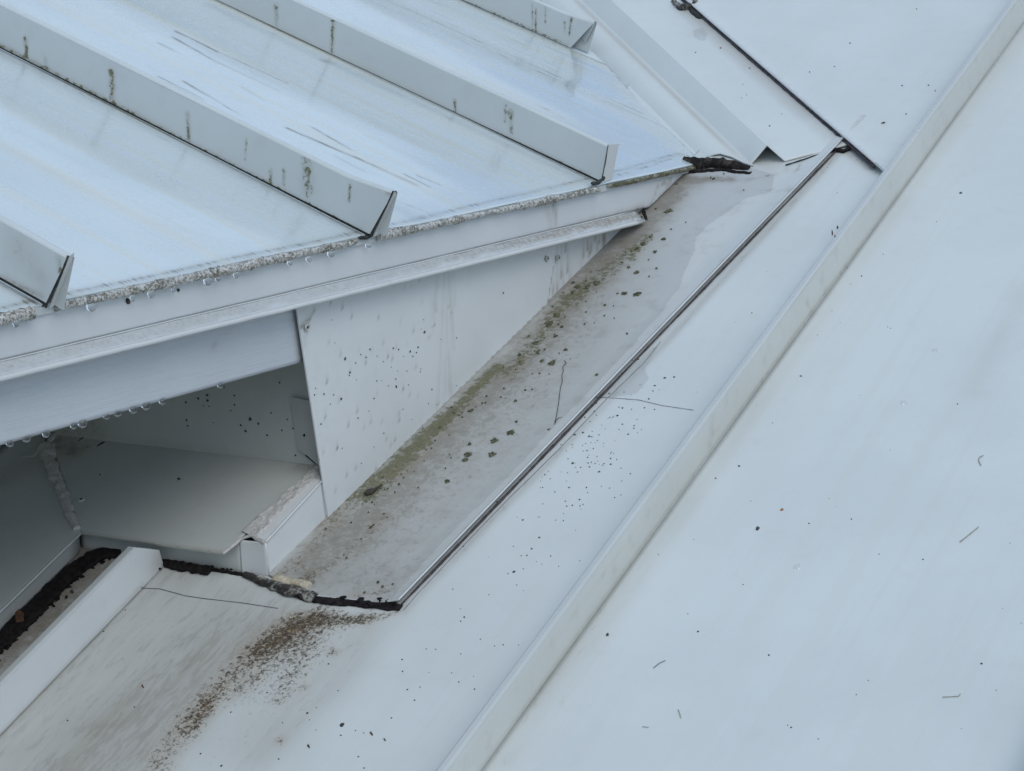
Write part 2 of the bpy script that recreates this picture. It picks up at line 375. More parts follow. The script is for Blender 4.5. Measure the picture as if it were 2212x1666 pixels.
# upper pan above the valley line, lapped over the flashing, with a folded lower hem
Fup = [(2, [(1480, 6), (1830, 318), (1890, 364)], 5, 3, (.8, .35)), (2, [(1500, 0), (1700, 170)], 9, 7, .22), (1, [(1490, 12), (1560, 80)], 4, 4, .5),
       (2, [(1700, 160), (1870, 10)], 14, 14, .12), (2, [(1620, 60), (1700, -20)], 10, 10, .13),
       (3, [(1607, 58), (1650, 20), (1665, -10), (1640, -10), (1575, 58)], 0, 0, 1)]
Lw = -.1500
def upfn(u, v): return Auv(u, v, .0062)
upn = lambda p: p+nA*(.0035*math.exp(-max(0, -((p-X0)@wV)+Lw)/.008))+nA*.0006*nz(p, 6, 4)
o = sheet('roof_pan', upfn, list(np.arange(-.16, .62, .006))+list(np.linspace(.62, 2.6, 24)), list(np.linspace(R_V+.001, 1.3, 180)), m_low, low, hit=A, fields=Fup,
          cuts=[(Vtw(0, Lw), wV)], warp=upn, thick=.0025)
o['label'] = 'upper roof pan ending in a dirty hem along the valley'
bm = bmesh.new(); tube(bm, dens([Vtw(t, Lw, .0088) for t in np.linspace(-.134, 2.2, 90)], .02), .0015, 8, .15, 60)
finish('hem', bm, m_hem, low)
# seams of the lower roof
def lowseam(v0, h, wd, u0, u1, label, m, Fs, cuts=()):
    us = list(np.linspace(-3, -1.34, 16, endpoint=False))+list(np.arange(max(-1.34, u0), min(.5, u1), .008))+(list(np.linspace(.5, u1, 16)) if u1 > .5 else [u1])
    o = sheet('seam', lambda u, n: Auv(u, v0, n), us, list(np.linspace(-.001, h-.002, 12)), m, low, fields=Fs, hit=lambda x, y: on(lat, Auv(0, v0), x, y), thick=0, flip=True, cuts=cuts,
              warp=lambda p: p+lat*.0005*nz(p, 7, 2))
    def prof(bm):
        pass
    bm = bmesh.new(); n_ = len(us)
    pr = [(0, h-.002), (.0006, h-.0006), (.002, h), (wd-.002, h), (wd-.0006, h-.0006), (wd, h-.002), (wd, -.001)]
    ring = [[bm.verts.new(Auv(u, v0+a, b)+lat*.0005*nz(Auv(u, v0), 7, 2)) for a, b in pr] for u in us]
    for i in range(n_-1):
        for j in range(len(pr)-1):
            f = bm.faces.new([ring[i][j], ring[i][j+1], ring[i+1][j+1], ring[i+1][j]]); f.smooth = j < 2
    e0 = [bm.verts.new(Auv(us[-1], v0, -.001))]+ring[-1]; bm.faces.new(e0)
    for P, nn in cuts: bmesh.ops.bisect_plane(bm, geom=bm.verts[:]+bm.edges[:]+bm.faces[:], plane_co=Vector(P), plane_no=Vector(nn), clear_outer=True, dist=1e-6)
    bmesh.ops.recalc_face_normals(bm, faces=bm.faces[:])
    c = finish('seam_top', bm, m_low, o)
    if label: o['label'] = label
    return o
# dark joint below the seam feet is dirt in the paint; seams stand at real spacing
F_s1 = [(2, [(1040, 1666), (1730, 705), (2212, 51)], 3, 2.5, .40), (0, [(1738, 640), (1762, 690), (1770, 740)], 2.2, 1.5, .4),
        (1, [(1640, 745), (1660, 800)], 2.5, 2, .3), (1, [(1430, 1050), (1437, 1085)], 2.5, 2, .3), (2, [(1540, 905), (1535, 960)], 4, 4, .3), (0, [(1740, 655)], 2, 2, .5)]
lowseam(R_V, .0365, .008, -1.34, 2.8, 'long seam crossing the view beside the tray flashing', m_beige, F_s1)
for k in (1, 2, 3, 4): lowseam(R_V-.42*k, .0365, .008, -1.34, 2.8, None, m_beige, ())
F_s2 = [(2, [(306, 1268), (138, 1447), (0, 1589)], 3, 3, .3), (2, [(270, 1178), (230, 1225), (0, 1462)], 2, 2, .3), (2, [(340, 1215)], 14, 14, .3)]
fp = lambda x, y: on(lat, Auv(0, L_V), x, y)
c1_, c2_ = fp(268, 1181), fp(352, 1189); cnn = np.cross(lat, c2_-c1_); cnn = cnn/np.linalg.norm(cnn); cnn = cnn if cnn@nA > 0 else -cnn
lowseam(L_V, .0395, .009, -1.34, float((A(356, 1222)-P0)@dA), 'short seam under the saddle flashing', m_flash, F_s2, [(c1_, cnn)])
# pan left of the short seam, its grime raised to paint in the eave's shade
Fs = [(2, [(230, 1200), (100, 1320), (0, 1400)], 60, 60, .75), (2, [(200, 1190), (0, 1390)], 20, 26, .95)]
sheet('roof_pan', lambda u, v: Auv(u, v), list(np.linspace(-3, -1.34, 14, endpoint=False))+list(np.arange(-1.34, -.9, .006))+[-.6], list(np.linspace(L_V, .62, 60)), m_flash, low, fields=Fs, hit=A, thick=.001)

# ============================================================ UPPER ROOF (plane B)
upr = thing('upper_roof', (.3, .3, .1), 'pale standing seam roof with water-streaked pans sloping down to the dripping eave', 'roof')
valcut = (Vtw(0, -.002), -wV if False else -(np.cross(nB, vV)))
# outward normal of the cut: towards +x side of the valley line
cn = np.cross(nB, vV); cn = cn if cn[0] > 0 else -cn
def pan_fields(k):
    F = [(2, [(0, 118), (759, 500)], 11, 9, .26), (2, [(0, 613), (95, 667)], 5, 5, .4), (2, [(705, 133), (1290, 405)], 10, 8, .28), (2, [(450, 12), (705, 133)], 10, 10, .25), (2, [(984, 10), (1232, 112)], 9, 8, .3)]
    if k == 3:   # between seams 2 and 3: dirty water track to the valley
        F += [(1, [(1000, 75), (1080, 115), (1200, 165), (1330, 215), (1420, 250), (1470, 298)], 4, 7, (.55, .35)), (2, [(1000, 75), (1200, 160), (1420, 255)], 5, 8, .5),
              (2, [(1260, 120), (1340, 190), (1450, 290)], 8, 10, .28), (3, [(1330, 195), (1390, 225), (1475, 312), (1430, 300), (1380, 262), (1300, 215)], 0, 0, 1), (3, [(1290, 165), (1330, 178), (1400, 235), (1340, 215)], 0, 0, 1), (3, [(1380, 268), (1440, 300), (1425, 302), (1370, 274)], 0, 0, 1), (2, [(930, 90), (1010, 125)], 2, 2, .4), (2, [(1160, 225), (1235, 265)], 1.5, 1, .6)]
    if k == 2:
        F += [(2, [(620, 275), (780, 345), (900, 400)], 2.6, 3.0, (1.0, .6)), (2, [(340, 160), (560, 290)], 2.0, 2.0, (1.0, .6)), (2, [(375, 85), (460, 135), (600, 200)], 3.2, 2.6, (1.0, .4)), (2, [(345, 163), (400, 190), (440, 212)], 2.6, 2.2, 1.0), (2, [(380, 70), (420, 88), (470, 114)], 2.6, 2.4, 1.0), (2, [(343, 97), (375, 113)], 2.4, 2.2, 1.0), (2, [(400, 175), (470, 215), (520, 245)], 2.6, 2.2, (1.0, .6)), (2, [(375, 85), (460, 135), (600, 200)], 2.9, 2.0, (1.0, .6)), (2, [(380, 68), (470, 112), (620, 180)], 2.1, 2.0, (1.0, .6)),
              (2, [(340, 95), (400, 125)], 2.0, 1.6, (1.0, .6)), (2, [(520, 190), (570, 220)], 2.0, 1.6, (1.0, .6)), (2, [(395, 172), (520, 245)], 2.0, 1.6, (1.0, .6)), (2, [(670, 275), (760, 325)], 2.1, 1.6, (1.0, .6)), (2, [(725, 335), (790, 370)], 2.0, 1.6, (1.0, .6)),
              (2, [(860, 450), (960, 500)], 12, 9, .22), (2, [(870, 375), (930, 405)], 1.3, 1.5, .85), (2, [(850, 430), (1000, 490)], 2.5, 2, .3), (2, [(900, 380), (950, 400)], 1.5, 1.5, .85)]
    F += [(2, [(0, 665), (770, 503), (1280, 384), (1485, 326)], 4, 3, .55), (1, [(1300, 390), (1485, 332)], 3, 3, .5), (2, [(150, 640), (770, 500)], 8, 8, .16)]
    return F
ssf = list(np.arange(0, .62, .004))+list(np.linspace(.62, 3.0, 40))
for k in range(-3, 7):
    vis = 0 <= k <= 3
    xs = list(np.linspace((k-1)*W, k*W, (170 if k == 2 else 110) if vis else 12)); ss = ssf if vis else list(np.linspace(0, 3, 60))
    def wp(p, k=k):
        xx = p[0]/W
        return p+nB*(.0019*math.sin(6.283*(xx*2.1+.1*nz(p, 3, k)))+.0006*nz(V(p[0]*6, p[1], 0), 4, k))*min(1, max(.2, p[1]*6))
    cuts = [(X0, cn)] if k >= 3 else []
    o = sheet('roof_pan', lambda x, s: Bxs(x, s), xs, ss, m_up, upr, cuts=cuts, fields=pan_fields(k) if vis else (), hit=B, warp=wp, thick=.0012, flip=False)
# seams: (index, height, end foot, end tip, flange)
seams = {0: (.0475, (97, 665), (146, 553), [(149, 553), (161, 546), (133, 648), (106, 668)]),
         1: (.0445, (797, 511), (849, 413), [(851, 414), (857, 418), (836, 502), (806, 512)]),
         2: (.0420, (1298, 393), (1313, 313), [(1314, 313), (1337, 311), (1322, 388), (1301, 394)]),
         3: (.0410, (1233, 101), (1283, 47), None)}
S_st = {0: [(1, [(127, 560), (130, 585)], 3.6, 2.6, .6), (2, [(90, 640), (0, 600)], 3, 3, .5), (2, [(40, 540), (90, 600)], 16, 10, .3)],
        1: [(1, [(55, 86), (57, 120)], 3.5, 2.9, .85), (1, [(98, 128), (100, 148)], 2.6, 2.6, .45), (1, [(241, 155), (243, 215)], 5.8, 3.2, .62), (1, [(405, 248), (407, 300)], 3.3, 2.6, .8), (1, [(532, 300), (530, 345)], 1.7, 1.6, .5), (1, [(585, 368), (585, 395)], 2.6, 2.0, .7), (1, [(614, 368), (613, 398)], 2.6, 2.0, .7),
            (1, [(664, 335), (666, 410)], 5.5, 8.5, .60), (1, [(756, 400), (754, 435)], 2.0, 1.6, .7), (1, [(0, 98), (780, 500)], 2.6, 2.4, .55), (2, [(0, 100), (780, 502)], 5, 4, .25), (2, [(836, 418), (846, 416)], 2, 2, .8), (2, [(657, 320)], 1, 1, .9), (2, [(697, 343)], 1, 1, .8)],
        2: [(1, [(597, 15), (597, 55)], 4.3, 2.6, .55), (1, [(720, 42), (717, 110)], 3.8, 2.6, .7), (1, [(982, 217), (983, 240)], 2.6, 2.0, .6), (1, [(1092, 228), (1092, 262)], 2.9, 2.6, .5), (1, [(1104, 240), (1104, 285)], 3.8, 2.6, .65), (1, [(450, 0), (1272, 380)], 2.5, 2.2, .5), (2, [(600, 65), (1272, 380)], 5, 4, .28), (0, [(1309, 320), (1298, 385)], .8, .8, .9), (2, [(1142, 233), (1200, 262)], .9, .6, .9)],
        3: [(1, [(1150, 10), (1150, 55)], 1.9, 1.6, .6), (1, [(1158, 20), (1157, 68)], 2.0, 1.6, .65), (1, [(1178, 12), (1178, 50)], 1.9, 1.6, .5), (1, [(1234, 38), (1230, 75)], 2.6, 1.8, .75), (1, [(1220, 48), (1220, 70)], 2.2, 1.6, .65), (1, [(984, -5), (1225, 97)], 3.6, 2.6, .5)]}
def seam(k):
    x = k*W; h, ft, tp, fl = seams.get(k, (.042, None, None, None))
    hitx = lambda a, b: X(x, a, b)
    if ft: e0 = X(x, *ft); e1 = X(x, *tp)
    else: s0 = 0 if k < 3 else ((x-X0[0])/vV[0])*np.linalg.norm(vV[1:])+.02; e0 = Bxs(x, s0, .003); e1 = Bxs(x, s0-.012, h)
    s0 = e0@dB; s1 = e1@dB; n0 = .003
    if s0 > 2.7: return
    e1n = e1@nB; 
    def fn(u, v):     # u 0..1 along, v 0..1 up
        sb = s0+(3.0-s0)*u; st = s1+(3.0-s1)*u
        nt_ = h if ft is None else (e1n+(h-e1n)*min(1, u*60))
        n_ = n0+(nt_-.0025-n0)*v
        return Bxs(x, sb+(st-sb)*v, n_)
    us = list(np.linspace(0, .25, 340 if k in S_st else 60))+list(np.linspace(.26, 1, 24))
    def fold(bm):
        pr = [(0, -.0025), (.0008, -.0008), (.0028, 0), (.006, -.0006), (.0085, -.003), (.0095, -h+.0005)]
        rows = []
        for u in us:
            top = fn(u, 1)+nB*.0025; rows.append([bm.verts.new(top+XD*a+nB*b-dB*0) for a, b in pr])
        for i in range(len(us)-1):
            for j in range(len(pr)-1):
                f = bm.faces.new([rows[i][j], rows[i][j+1], rows[i+1][j+1], rows[i+1][j]]); f.smooth = j < 4
                f.normal_update()
    o = sheet('seam', fn, us, list(np.linspace(0, 1, 22)), m_seam, upr, fields=S_st.get(k, ()), hit=hitx, thick=0, flip=False, extra=fold,
              warp=lambda p: p+XD*.0006*nz(p, 6, k))
    # black strip colouring in the shadow gap under the seam's foot
    bm = bmesh.new(); a = Bxs(x+.0015, s0+.004, -.0005); b = Bxs(x+.0015, 3, -.0005)
    prism(bm, [a, b, b+nB*.0045, a+nB*.0045], XD*.006); finish('shadow_strip', bm, m_gap, o)
    if fl:
        ed = e1-e0; nn = np.cross(XD, ed); nn /= np.linalg.norm(nn); q = [on(nn, e0, *f) for f in fl]
        if k in (0, 1): q[0] = q[0]+XD*.0008; q[3] = q[3]
        bm = bmesh.new(); prism(bm, [z-nn*0 for z in q], nn*.0009 if nn[1] > 0 else -nn*.0009)
        finish('end_tab', bm, m_hem, o)
        bm = bmesh.new(); prism(bm, [e0+XD*.0006+YD*.003, e1+XD*.0006+YD*.002-nB*.001, e1+XD*.0065+YD*.003-nB*.003, e0+XD*.006+YD*.004], YD*.004); finish('dark_joint', bm, m_gap, o)
        bm = bmesh.new()
        tube(bm, dens([e0+XD*.0002-YD*.0006, (e0+e1)/2+XD*.0014-YD*.0006, e1-YD*.0004], .004), .0008 if k != 2 else .0004, 6, .6, 300)
        finish('cut_edge', bm, m_gap, o)
    if k == 3:
        bm = bmesh.new(); pq = lambda a, b, h_=.001: B(a, b, h_)
        prism(bm, [pq(1233, 102), pq(1258, 84, .008), pq(1263, 96, .006), pq(1269, 117), pq(1250, 108)], nB*.001); finish('end_foot', bm, m_seam, o)
        bm = bmesh.new(); prism(bm, [e0+XD*.001+dB*.004, e1+XD*.001+dB*.004-nB*.001, e1+XD*.009+dB*.004-nB*.003, e0+XD*.009+dB*.004], dB*.003); finish('dark_joint', bm, m_gap, o)
        bm = bmesh.new(); prism(bm, [e1+XD*.0006, e1+XD*.005-nB*.002, X(x+.006, 1266, 92), X(x+.006, 1259, 82)], dB*.001); finish('end_tab', bm, m_seam, o)
    return o
for k in range(-2, 6): seam(k)
# wavy crust of lichen along the eave hem
def crust(x0, x1, r0, r1, m, name, seed):
    xs = np.arange(x0, x1, .0016); bm = bmesh.new(); pts = []; rr = []
    for x in xs:
        t = (x-x0)/(x1-x0); pts.append(V(x, -.0015+.001*nz(V(x, 0, 0), 60, seed), -.0022-(r0+(r1-r0)*t)*.42+.0009*nz(V(x, 0, 0), 35, seed+5))); rr.append((r0+(r1-r0)*t)*(1+.28*nz(V(x, 0, 0), 45, seed+9)+.42*nz(V(x, 0, 0), 13, seed+2)))
    tube(bm, pts, rr, 14, .30, 420, seed=seed); return finish(name, bm, m, upr)
crust(-.6, -.012, .0042, .0046, m_crust, 'lichen_crust', 1)
crust(.014, .405, .0040, .0036, m_crust, 'lichen_crust', 2)
crust(.437, .832, .0036, .0030, m_crust, 'lichen_crust', 3)
o = crust(.85, 1.068, .0022, .0026, m_crust2, 'lichen_crust', 4); o['label'] = 'olive stretch of crust near the valley'
# hem plate behind the crust, dark little gap under seam ends
bm = bmesh.new(); prism(bm, [V(-1.5, .0005, -.0015), V(1.066, .0005, -.0015), V(1.062, .0005, -.008), V(-1.5, .0005, -.008)], YD*.004); finish('eave_hem', bm, m_fascia, upr)
for fx, fy in ((792, 512), (1290, 394)):
    bm = bmesh.new(); c = Y(-.002, fx, fy); tube(bm, dens([c+XD*-.012+ZD*.0005, c-ZD*.001, c+XD*.014+ZD*.003], .003), [.0008]+[.0018]*(len(dens([c+XD*-.012+ZD*.0005, c-ZD*.001, c+XD*.014+ZD*.003], .003))-1), 8, .5, 250); finish('dark_joint', bm, m_gap, upr)

# ============================================================ FASCIA
fas = thing('fascia', (.3, 0, -.03), 'long white metal fascia with a wet kicked-out drip ledge under the eave', 'fascia')
yf = .0035
F_f = [(2, [(1195, 415), (1200, 485)], 4, 2, .75), (1, [(1198, 418), (1203, 480)], 3, 1.5, .4), (2, [(1180, 430), (1190, 490)], 8, 6, .3), (2, [(1390, 450), (1300, 470), (1180, 500), (1000, 540)], 5, 3, (.55, .1)), (2, [(1470, 375), (1395, 455)], 4, 4, .5), (1, [(1420, 400)], 12, 12, .1)]
def face_end(z): # right end follows the tray surface
    return X0[0]+(z-X0[2])/(nA[0]/-nA[2]) if False else (P0@nA-nA[1]*yf-nA[2]*z)/nA[0]
zs = list(np.linspace(-.0065, -.0365, 14))
sheet('face', lambda x, z: V(x, yf, z), list(np.linspace(-1.5, -.2, 12, endpoint=False))+list(np.arange(-.2, 1.09, .005)), zs, m_fascia, fas, fields=F_f, hit=lambda a, b: Y(yf, a, b), thick=.0012, flip=True,
      cuts=[(P0+nA*.0045, -nA)])
# ledge: slopes out and down, then a bright rolled hem
LZ0, LZ1 = -.0365, -.0465
xe = Y(-.006, 1388, 470)[0]
def ledge(x, t): return V(x, yf-.0115*t, LZ0+(LZ1-LZ0)*t*.85+.0004*nz(V(x, t, 0), 30))
F_l = [(2, [(1385, 468), (1180, 510), (1000, 552), (850, 590)], 8, 3, (.75, .05)), (0, [(1385, 470), (1160, 515)], 5, 4, (.5, .2)), (2, [(0, 796), (300, 735), (520, 668)], 6, 5, .18)]
n = N('wet_ledge'); ob = n.coord((1, 1, 1)); q = n.noise(ob, 240, 5, .7); q2 = n.noise(ob, 40, 3); r_, g_, b_, a_ = n.attr()
c_ = n.mix(n.smooth(q, .5, .68, 0, .4), (.50, .53, .54), (.34, .35, .34)); c_ = n.mix(n.math('MULTIPLY', b_, n.smooth(q, .35, .6)), c_, (.22, .18, .13)); c_ = n.mix(n.math('MULTIPLY', r_, .6), c_, (.30, .19, .10))
n.bump(n.math('MULTIPLY', q, n.smooth(q2, .5, .62)), .8, .0010); m_ledge = n.out(c_, n.smooth(q2, .4, .6, .16, .3), Coat_Weight=1.0, Coat_Roughness=.06)
sheet('drip_ledge', ledge, list(np.linspace(-1.5, -.2, 12, endpoint=False))+list(np.linspace(-.2, xe, 240)), list(np.linspace(0, 1, 7)), m_ledge, fas, fields=F_l, hit=lambda a, b: Y(0, a, b), thick=.001, flip=True)
bm = bmesh.new(); tube(bm, [ledge(x, 1)+V(0, -.0006, -.0018) for x in np.linspace(-1.5, xe-.002, 120)], .0024, 10, .04, 30)
finish('rolled_hem', bm, m_hem, fas)
bm = bmesh.new(); tube(bm, [ledge(x, .08)+V(0, -.0002, .0004) for x in np.linspace(-1.5, xe-.01, 120)], .0007, 6, .04, 30); finish('fold_line', bm, m_hem, fas)
bm = bmesh.new(); c = Y(-.004, 1392, 462); spotmesh(bm, c, V(-.5, -1, .2), .003, .009, .3, .001, 13, rough=.5); finish('torn_end', bm, m_dark, fas)

# ============================================================ FRIEZE BOARD
yr = .016
zb = Y(yr, 320, 874)[2]
frz = sheet('frieze_board', lambda x, z: V(x, yr, z), list(np.linspace(-1.5, -.25, 12, endpoint=False))+list(np.arange(-.25, .336, .006))+[.36], list(np.linspace(-.044, zb, 18)), m_frieze, None, thick=.016, flip=True,
            fields=[(2, [(461, 742), (459, 752)], 2, 2.5, .8), (2, [(0, 962), (645, 792)], 1.5, 1.5, .4)], hit=lambda a, b: Y(yr, a, b))
tag(frz, 'pale blue wood-grained board below the fascia with drops hanging from its bottom edge', 'board')

# ============================================================ TRIANGULAR SIDE FLASHING
sf = thing('side_flashing', Y(.01, 900, 800), 'white triangular metal panel with green dots, pointed end down beside the tray', 'flashing')
RL = [(207, 392, 7), (230, 457, 5), (449, 524, 6), (583, 266, 6.5), (325, 347, 4), (435, 342, 4), (460, 348, 4), (515, 357, 5), (553, 338, 4.5), (107, 559, 4), (188, 583, 6), (268, 673, 4), (306, 385, 3.5), (281, 371, 3), (257, 412, 3), (357, 497, 3), (447, 488, 3.5), (92, 702, 3.5), (344, 580, 3), (957, 80, 4), (545, 362, 3), (527, 380, 3), (387, 405, 2.5), (62, 563, 3), (152, 563, 3), (618, 537, 3.5), (735, 293, 3), (412, 520, 2), (565, 440, 2), (500, 450, 2), (640, 610, 2), (320, 640, 2), (136, 607, 2), (227, 470, 3), (390, 745, 3), (660, 300, 2)]
S5 = lambda x, y: (650.7+x*.4556, 596.5+y*.4556)
def edge_cut(P, Q, nn, keep):  # plane through P,Q perpendicular to the sheet; keep a point inside
    c = np.cross(Q-P, nn); c /= np.linalg.norm(c)
    return (P, c if (keep-P)@c < 0 else -c)
yp = .010; hp = lambda a, b: Y(yp, a, b)
F_p = [(2, [(712, 1118), (1183, 664), (1250, 600)], 6, 6, .34), (2, [(715, 1116), (1183, 662)], 2, 2, .5), (2, [(1180, 560), (1130, 660), (1100, 700)], 22, 14, .22), (1, [(1190, 575), (1165, 640)], 14, 10, .2), (0, [(664, 712), (663, 722)], 1.3, 1, .5), (2, [(970, 850), (962, 870)], 2, 2, .35)]
ka = hp(800, 800)
sheet('panel', lambda x, z: V(x, yp, z), list(np.arange(.3, .83, .0035)), list(np.linspace(-.025, -.27, 70)), m_flash, sf, fields=F_p, hit=hp, thick=.0014, flip=True,
      cuts=[edge_cut(hp(640, 662), hp(710, 1123), YD, ka), edge_cut(hp(710, 1123), hp(1183, 657.5), YD, ka), edge_cut(hp(1183, 658), hp(1195, 585), YD, ka)])
yp2 = .0122; hp2 = lambda a, b: Y(yp2, a, b); kb = hp2(1300, 500)
o = sheet('panel', lambda x, z: V(x, yp2, z), list(np.arange(.70, 1.10, .004)), list(np.linspace(-.004, -.15, 40)), m_flash, sf, hit=hp2, thick=.0014, flip=True,
      fields=[(2, [(1183, 657), (1247, 594), (1464, 385)], 12, 9, .6), (1, [(1195, 630), (1400, 450)], 9, 8, .25), (2, [(1240, 540), (1380, 490)], 22, 14, .25), (2, [(1195, 560), (1190, 640)], 4, 3, .5)],
      cuts=[edge_cut(hp2(1180, 660), hp2(1464, 386), YD, kb), edge_cut(hp2(1464, 386), hp2(1488, 362), YD, kb)])
o['label'] = 'grimy second panel lapped behind the first near the valley'
bm = bmesh.new()
for x, y, r in RL:
    q = hp(*S5(x, y)); spotmesh(bm, q-YD*.0006, -YD, r*.00019, r*.00023, random.random()*3, .0003, 9)
for _ in range(55):
    a = random.random()**.7; b = random.random(); x = 680+a*480; y = 690+b*380
    if y > 1090-(x-710)*.93: continue
    q = hp(x, y); spotmesh(bm, q-YD*.0006, -YD, random.uniform(.00025, .0006), random.uniform(.0003, .0007), 0, .0002, 6)
o = finish('algae_dots', bm, m_spotdark, sf); o['kind'] = 'stuff'
def rivet(parent, q, nn, r=.0034):
    bm = bmesh.new(); nn = nn/np.linalg.norm(nn); a = np.cross(nn, XD if abs(nn[0]) < .9 else YD); a /= np.linalg.norm(a); b = np.cross(nn, a); K = 20
    pr = [(r, -.0003), (r, .0006), (r*.82, .0013), (r*.55, .0014), (r*.45, .0008), (r*.42, .0004)]
    rows = [[bm.verts.new(q+nn*h+(a*math.cos(6.2832*j/K)+b*math.sin(6.2832*j/K))*rr) for j in range(K)] for rr, h in pr]
    for i in range(len(pr)-1):
        for j in range(K): f = bm.faces.new([rows[i][j], rows[i][(j+1) % K], rows[i+1][(j+1) % K], rows[i+1][j]]); f.smooth = True
    bmesh.ops.recalc_face_normals(bm, faces=bm.faces[:])
    o = finish('rivet', bm, m_rivet, parent)
    bm = bmesh.new(); spotmesh(bm, q+nn*.0006, nn, r*.5, r*.5, 0, .0006, 12, rough=.1); finish('pin', bm, m_leaf, o); return o
for a, b in ((663, 707), (1182, 559), (1206, 557)): rivet(sf, Y(.0085, a, b), V(0, -1, 0), .0034 if a < 700 else .003)

# ============================================================ TRAY FLASHING
tr = thing('tray_flashing', A(1100, 900), 'mossy stained metal tray strip running down between the triangular panel and the white roof', 'flashing')
F_t = [
 (1, [(1100, 775), (1030, 848), (960, 910), (880, 990), (820, 1045)], 9, 16, (.95, .9)), (1, [(1000, 880), (930, 945), (860, 1005)], 9, 13, .75), (1, [(830, 1040), (770, 1080), (745, 1120)], 16, 12, (.55, .3)),
 (1, [(1260, 620), (1200, 700), (1130, 790)], 16, 14, (.55, .6)), (1, [(1420, 500), (1330, 570), (1260, 630)], 14, 15, (.55, .6)), (1, [(1400, 520), (1390, 545)], 6, 6, .5),
 (2, [(1480, 395), (1400, 480), (1280, 610), (1180, 730), (1050, 850), (900, 1010), (760, 1130), (680, 1210)], 24, 32, (.74, .72)),
 (2, [(1130, 780), (1020, 900), (860, 1080), (720, 1230)], 30, 26, .33), (2, [(1490, 372), (1600, 372)], 12, 9, .9), (2, [(1470, 400), (1390, 500), (1300, 600)], 12, 16, .4), (2, [(1500, 380), (1450, 440), (1400, 500)], 18, 16, .5),
 (2, [(1215, 590), (1150, 660)], 8, 6, .5), (2, [(1300, 560), (1200, 800), (1080, 960), (900, 1130), (820, 1290)], 66, 56, .42),
 (2, [(712, 1122), (1186, 660), (1464, 388)], 4, 3, .55), (0, [(760, 1080), (700, 1170), (650, 1215)], 12, 12, .40), (0, [(860, 1100), (780, 1170), (700, 1230)], 14, 12, .36), (0, [(880, 1010), (950, 960)], 12, 10, .28), (0, [(800, 1262), (860, 1255)], 6, 5, .45), (0, [(650, 1255), (750, 1290), (850, 1300)], 5, 4, .55),
 (0, [(700, 1215), (690, 1235)], 8, 8, .5), (0, [(600, 1255), (690, 1270)], 4, 4, .4), (0, [(870, 1255), (885, 1250)], 3, 3, .6),
 (3, [(1480, 345), (1640, 345), (1697, 362), (1694, 383), (1688, 399), (1634, 413), (1590, 445), (1550, 474), (1526, 498), (1527, 521), (1511, 557), (1500, 583), (1493, 607), (1470, 635), (1454, 662), (1433, 685), (1410, 712), (1345, 785), (1240, 893), (1110, 1032), (990, 1150), (890, 1262), (850, 1330), (560, 1300), (540, 1240), (690, 1110), (1170, 640), (1400, 420)], 0, 0, 1),
 (2, [(1495, 607), (1440, 680)], 9, 7, .12), (2, [(1694, 392), (1680, 396)], 2, 2, .6), (1, [(1752, 338), (1745, 355)], 2, 2, .5), (1, [(1700, 362), (1640, 372)], 4, 4, .3)]
te0 = A(580, 1245); te1 = A(665, 1290); te2 = A(866, 1311); tv = lambda q: ((q-P0)@dA, (q-P0)@lat)
ru0, rv0 = tv(A(866, 1309)); ru1, rv1 = tv(A(1812, 322)); wu0, wv0 = .0, .0
def rightv(u): return rv0+(rv1-rv0)*(u-ru0)/(ru1-ru0)
wu0, wv0 = tv(A(710, 1122)); wu1, wv1 = tv(A(1464, 385))
def leftv(u): return wv0+(wv1-wv0)*(u-wu0)/(wu1-wu0)+.006
def trayfn(u, t):
    v = leftv(u)+(rightv(u)-leftv(u))*t
    h = .0022+.0050*max(0, (t-.82)/.18)**1.5
    return Auv(u, v, h)
kt = A(1100, 950)
sheet('tray_sheet', trayfn, list(np.arange(-1.0, -.02, .0028)), list(np.linspace(0, 1, 62)), m_tray, tr, fields=F_t, hit=lambda a, b: A(a, b, .003), thick=.0008, flip=True,
      cuts=[edge_cut(te1, te2, nA, kt), edge_cut(te0, te1, nA, kt)])
rl = [trayfn(u, 1)+nA*.0002 for u in np.linspace(ru0-.002, ru1+.01, 120)]
bm = bmesh.new(); tube(bm, rl, .0009, 8, .1, 80); finish('right_hem', bm, m_hem, tr)
bm = bmesh.new(); pts = [Auv(u, rightv(u)-.0006, .0016) for u in np.linspace(ru0, ru1+.02, 260)]; tube(bm, pts, [.0010+.0007*nz(q, 14, 8) for q in pts], 8, .3, 120); finish('gap_shadow', bm, m_gapt, tr)  # dark tube stands in for the contact shadow beneath the raised edge
